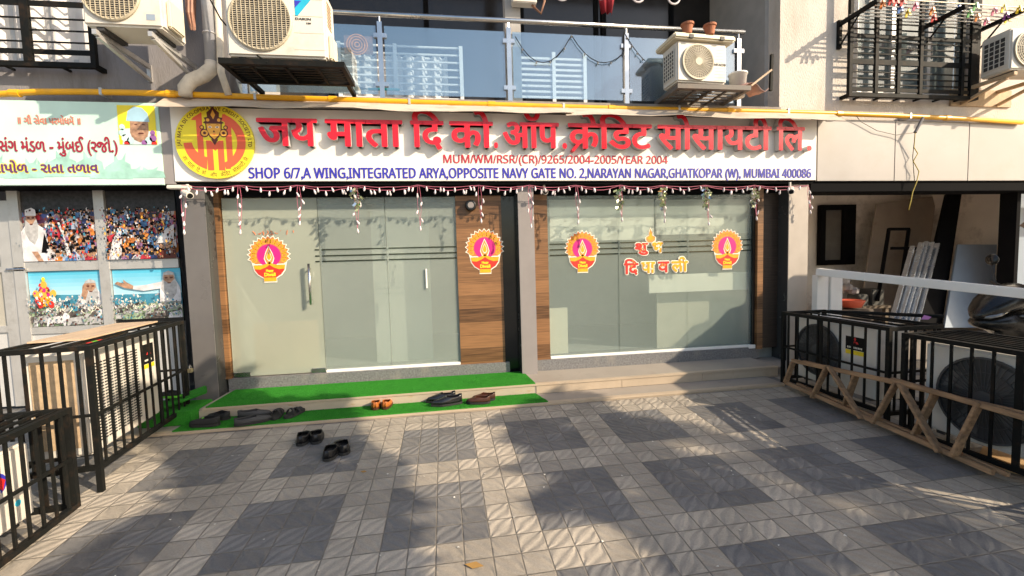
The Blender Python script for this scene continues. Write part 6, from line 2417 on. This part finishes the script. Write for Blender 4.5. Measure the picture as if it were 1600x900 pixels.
for px, py, w_, h, lab in ((1350, 470, .2, .22, 'dark tool box on the workbench in the open shop'), (1372, 465, .25, .3, 'grey machine housing on the workbench in the open shop')):
    p = atY(px, py, 6.45)
    tag(MB().box((p.x - w_ / 2, 6.45, p.z - h / 2), (p.x + w_ / 2, 6.7, p.z + h / 2)).build('tool_box', mat('tool_dark', (.06, .06, .055), .6, var=.3) if 'tool_dark' not in bpy.data.materials else bpy.data.materials['tool_dark'], bevel=.015), lab, 'tool box')
p = atY(1360, 480, 6.4)
wbn = thing('workbench', 'low dark workbench with tools in the open shop', 'workbench', (p.x, 6.5, .31))
MB().box((p.x - .35, 6.35, p.z - .02), (p.x + .35, 6.85, p.z + .02)).build('bench_top', mat('bench_wood', (.13, .1, .07), .8, var=.3), wbn)
for x in (-.33, .27):
    for y in (6.37, 6.77):
        MB().box((p.x + x, y, .31), (p.x + x + .06, y + .06, p.z - .02)).build('leg', bpy.data.materials['bench_wood'], wbn)

# ------------------------------------------------------------------ scooter at the right edge
sb = atY(1522, 490, 3.75)
sx0 = sb.x
sk = thing('scooter', 'glossy black scooter front with its headlamp, behind the near right cage', 'scooter', (sx0 + .6, 3.75, .3))
zz = sb.z


def loft(secs, n=14, closed_ends=True):
    """secs: (x, y, z, ry, rz) ellipses in the y-z plane along x"""
    vs, fs = [], []
    for (x, y, z, ry, rz_) in secs:
        for k in range(n):
            a = 2 * math.pi * k / n
            vs.append((x, y + ry * math.cos(a), z + rz_ * math.sin(a)))
    for i in range(len(secs) - 1):
        for k in range(n):
            fs.append((i * n + k, i * n + (k + 1) % n, (i + 1) * n + (k + 1) % n, (i + 1) * n + k))
    fs += [tuple(range(n)), tuple((len(secs) - 1) * n + k for k in range(n))]
    return vs, fs


MB().add(*loft([(sx0 + .0, 3.75, zz - .03, .015, .02), (sx0 + .03, 3.75, zz - .015, .07, .055), (sx0 + .1, 3.75, zz + .03, .13, .1), (sx0 + .2, 3.75, zz + .085, .17, .13), (sx0 + .32, 3.75, zz + .13, .2, .15), (sx0 + .48, 3.75, zz + .16, .21, .15), (sx0 + .62, 3.75, zz + .17, .16, .1), (sx0 + .7, 3.75, zz + .17, .05, .03)])).build('headlamp_cowl', scootb, sk, smooth=True)
MB().add(*loft([(sx0 + .035, 3.69, zz - .035, .02, .012), (sx0 + .06, 3.665, zz - .03, .03, .02), (sx0 + .13, 3.64, zz - .005, .04, .024), (sx0 + .2, 3.62, zz + .02, .02, .01)])).build('headlight', lens, sk, smooth=True)
MB().add(*loft([(sx0 + .04, 3.75, zz - .1, .05, .03), (sx0 + .12, 3.75, zz - .1, .14, .07), (sx0 + .28, 3.75, zz - .09, .2, .12), (sx0 + .45, 3.75, zz - .12, .22, .2), (sx0 + .6, 3.75, zz - .3, .2, .3), (sx0 + .68, 3.75, zz - .5, .17, .2)])).build('front_apron', scootb, sk, smooth=True)
MB().add(*loft([(sx0 + .3, 3.56, zz - .02, .02, .01), (sx0 + .36, 3.545, zz - .015, .025, .016), (sx0 + .5, 3.53, zz + .0, .02, .012)])).build('indicator', lens, sk, smooth=True)
wh = MB().ring((sx0 + .12, 3.75, .52), (0, 1, 0), .2, .05, 28, 8).build('front_wheel', solem, sk, smooth=True)
MB().lathe([(.13, -.03), (.14, 0), (.13, .03)], (sx0 + .12, 3.75, .52), 20, ax='y').build('rim', chrome, wh)
fd = MB()
vs = []
for i in range(9):
    a = rad(20 + 140 * i / 8)
    for y in (-.07, 0, .07):
        vs.append((sx0 + .12 - .27 * math.cos(a), 3.75 + y, .52 + (.28 + (.02 if y == 0 else 0)) * math.sin(a)))
fd.add(vs, [(i * 3 + k, i * 3 + k + 1, (i + 1) * 3 + k + 1, (i + 1) * 3 + k) for i in range(8) for k in (0, 1)])
fd.build('mudguard', scootb, sk, smooth=True, solid=.006, fixn=False)
MB().tube([(sx0 + .25, 3.75, .55), (sx0 + .45, 3.75, zz + .2)], .035, 10).build('fork', acdark, sk)
MB().tube([(sx0 + .72, 3.4, zz + .3), (sx0 + .62, 3.6, zz + .24), (sx0 + .62, 3.9, zz + .24), (sx0 + .72, 4.1, zz + .3)], .016, 8).build('handlebar', acdark, sk, smooth=True)
for y in (3.4, 4.1):
    mr_ = MB().tube([(sx0 + .7, y + .06 * (1 if y < 3.7 else -1), zz + .28), (sx0 + .72, y, zz + .5)], .007, 6).build('mirror_stem', acdark, sk)
    MB().lathe([(.0, -.012), (.06, -.008), (.065, .0), (.06, .012)], (sx0 + .72, y, zz + .55), 16, ax='x').build('mirror', scootb, mr_, smooth=True)
MB().add(*loft([(sx0 + .6, 3.75, .55, .1, .06), (sx0 + .8, 3.75, .6, .15, .1), (sx0 + 1.0, 3.75, .8, .16, .16), (sx0 + 1.5, 3.75, .85, .17, .16), (sx0 + 1.8, 3.75, .9, .08, .08)])).build('rear_body', scootb, sk, smooth=True)
MB().add(*loft([(sx0 + .85, 3.75, 1.0, .1, .04), (sx0 + 1.1, 3.75, 1.03, .15, .06), (sx0 + 1.5, 3.75, 1.07, .14, .05), (sx0 + 1.75, 3.75, 1.1, .08, .03)])).build('seat', leatherm, sk, smooth=True)
wh = MB().ring((sx0 + 1.4, 3.75, .52), (0, 1, 0), .2, .05, 28, 8).build('rear_wheel', solem, sk, smooth=True)

# ------------------------------------------------------------------ what casts the shade: an added hoarding and trees behind the camera on the right
def up_to(gx_, gy_, z):
    k = (z - .15) / .98
    return Vector((gx_ + 1.5 * k, gy_ - k, z))


hb = thing('shade_sheet', 'rusty sheet hoarding on posts added out of view to the right to cast shade', 'blocker', (7, 2, .2))


def hp(gx_, gy_):
    t = (7 - gx_) / 1.5
    return (7.0, gy_ - t, .15 + .98 * t)


MB().poly([hp(2.42, 6.28), hp(2.36, 4.25), hp(2.72, 3.86), hp(3.45, 3.15), hp(4.1, 2.6), hp(5.5, 1.6), hp(6.2, 3.2), hp(4.2, 6.28)], (1, 0, 0), .03).build('sheet', rust, hb)  # added sheet, outline cut to throw the shade on right glass and cages
for y in (.4, 1.8, 3.2):
    MB().box((7.035, y, 0), (7.1, y + .07, 2.6)).build('post', wood, hb)


def tree(label, name, polys, z0, z1, size, loc, frond=False, seed=1):
    o = thing(name, label, 'tree', loc)
    rr = random.Random(seed)
    tk_ = MB()
    top = Vector((loc[0], loc[1], z0 - .2))
    tk_.tube([Vector(loc), Vector(loc).lerp(top, .5) + Vector((.08, .05, 0)), top], [.16, .13, .1], 10)
    lv = MB()
    pts = []
    for poly, cnt in polys:
        xs_ = [p[0] for p in poly]
        ys_ = [p[1] for p in poly]
        c = 0
        while c < cnt:
            gx_, gy_ = rr.uniform(min(xs_), max(xs_)), rr.uniform(min(ys_), max(ys_))
            if not inpoly(gx_, gy_, poly):
                continue
            c += 1
            p = up_to(gx_, gy_, rr.uniform(z0, z1))
            pts.append(p)
            s_ = size * rr.uniform(.6, 1.3)
            if frond:
                d = Vector((-1, rr.uniform(-.9, .5), rr.uniform(-.5, .2))).normalized()
            else:
                d = Vector((rr.uniform(-1, 1), rr.uniform(-1, 1), rr.uniform(-1, 1))).normalized()
            wv = d.cross(Vector((rr.uniform(-1, 1), rr.uniform(-1, 1), rr.uniform(-1, 1)))).normalized() * s_ * (.16 if frond else .34)
            lv.add([p - d * s_, p - d * s_ * .2 + wv, p + d * s_, p - d * s_ * .2 - wv], [(0, 1, 2, 3)])
    for i in range(26):
        tk_.tube([top + Vector((0, 0, -.3)), top.lerp(rr.choice(pts), .5) + Vector((0, 0, -.1)), rr.choice(pts)], [.05, .028, .01], 5)
    tk_.build('trunk', bark, o)
    lv.build('crown', leafm, o, fixn=False)


left_mask = [(-.95, 3.85), (-.45, 3.3), (-.25, 2.7), (-.3, 2.45), (-.15, 2.1), (-.1, 1.0), (-2.4, 1.0), (-2.1, 2.6), (-2.0, 3.0), (-2.2, 3.6), (-2.9, 4.3), (-3.6, 4.3), (-3.5, 5.6), (-2.9, 5.6), (-2.35, 5.0), (-1.3, 4.75)]
tree('leafy roadside tree standing out of view behind the camera', 'broadleaf_tree', [(left_mask, 3600)], 3.6, 4.6, .13, (4.6, -1.4, .0), seed=5)
edge_mask = [(.45, 4.25), (.1, 4.0), (.45, 3.9), (.3, 3.6), (.62, 3.45), (.35, 3.1), (.8, 2.95), (.42, 2.62), (.9, 2.45), (1.2, 1.95), (1.3, 1.0), (1.9, .9), (1.75, 2.0), (1.5, 2.6), (1.35, 3.3), (1.6, 3.7), (1.35, 4.55), (.9, 4.72)]
tree('feathery palm standing out of view behind the camera on the right', 'palm_tree', [(edge_mask, 3000)], 3.0, 4.0, .13, (6.4, -1.0, .0), frond=True, seed=9)
far_mask = [(1.2, 1.95), (1.3, 1.0), (6, .6), (5, 1.6), (3.4, 1.95), (2.75, 2.8), (2.1, 3.62), (1.85, 3.85), (1.5, 3.8), (1.3, 3.2)]
tree('tall sparse tree standing out of view behind the camera on the far right', 'broadleaf_tree', [(far_mask, 1350)], 6.2, 8.2, .12, (13.0, -5.5, .0), seed=12)
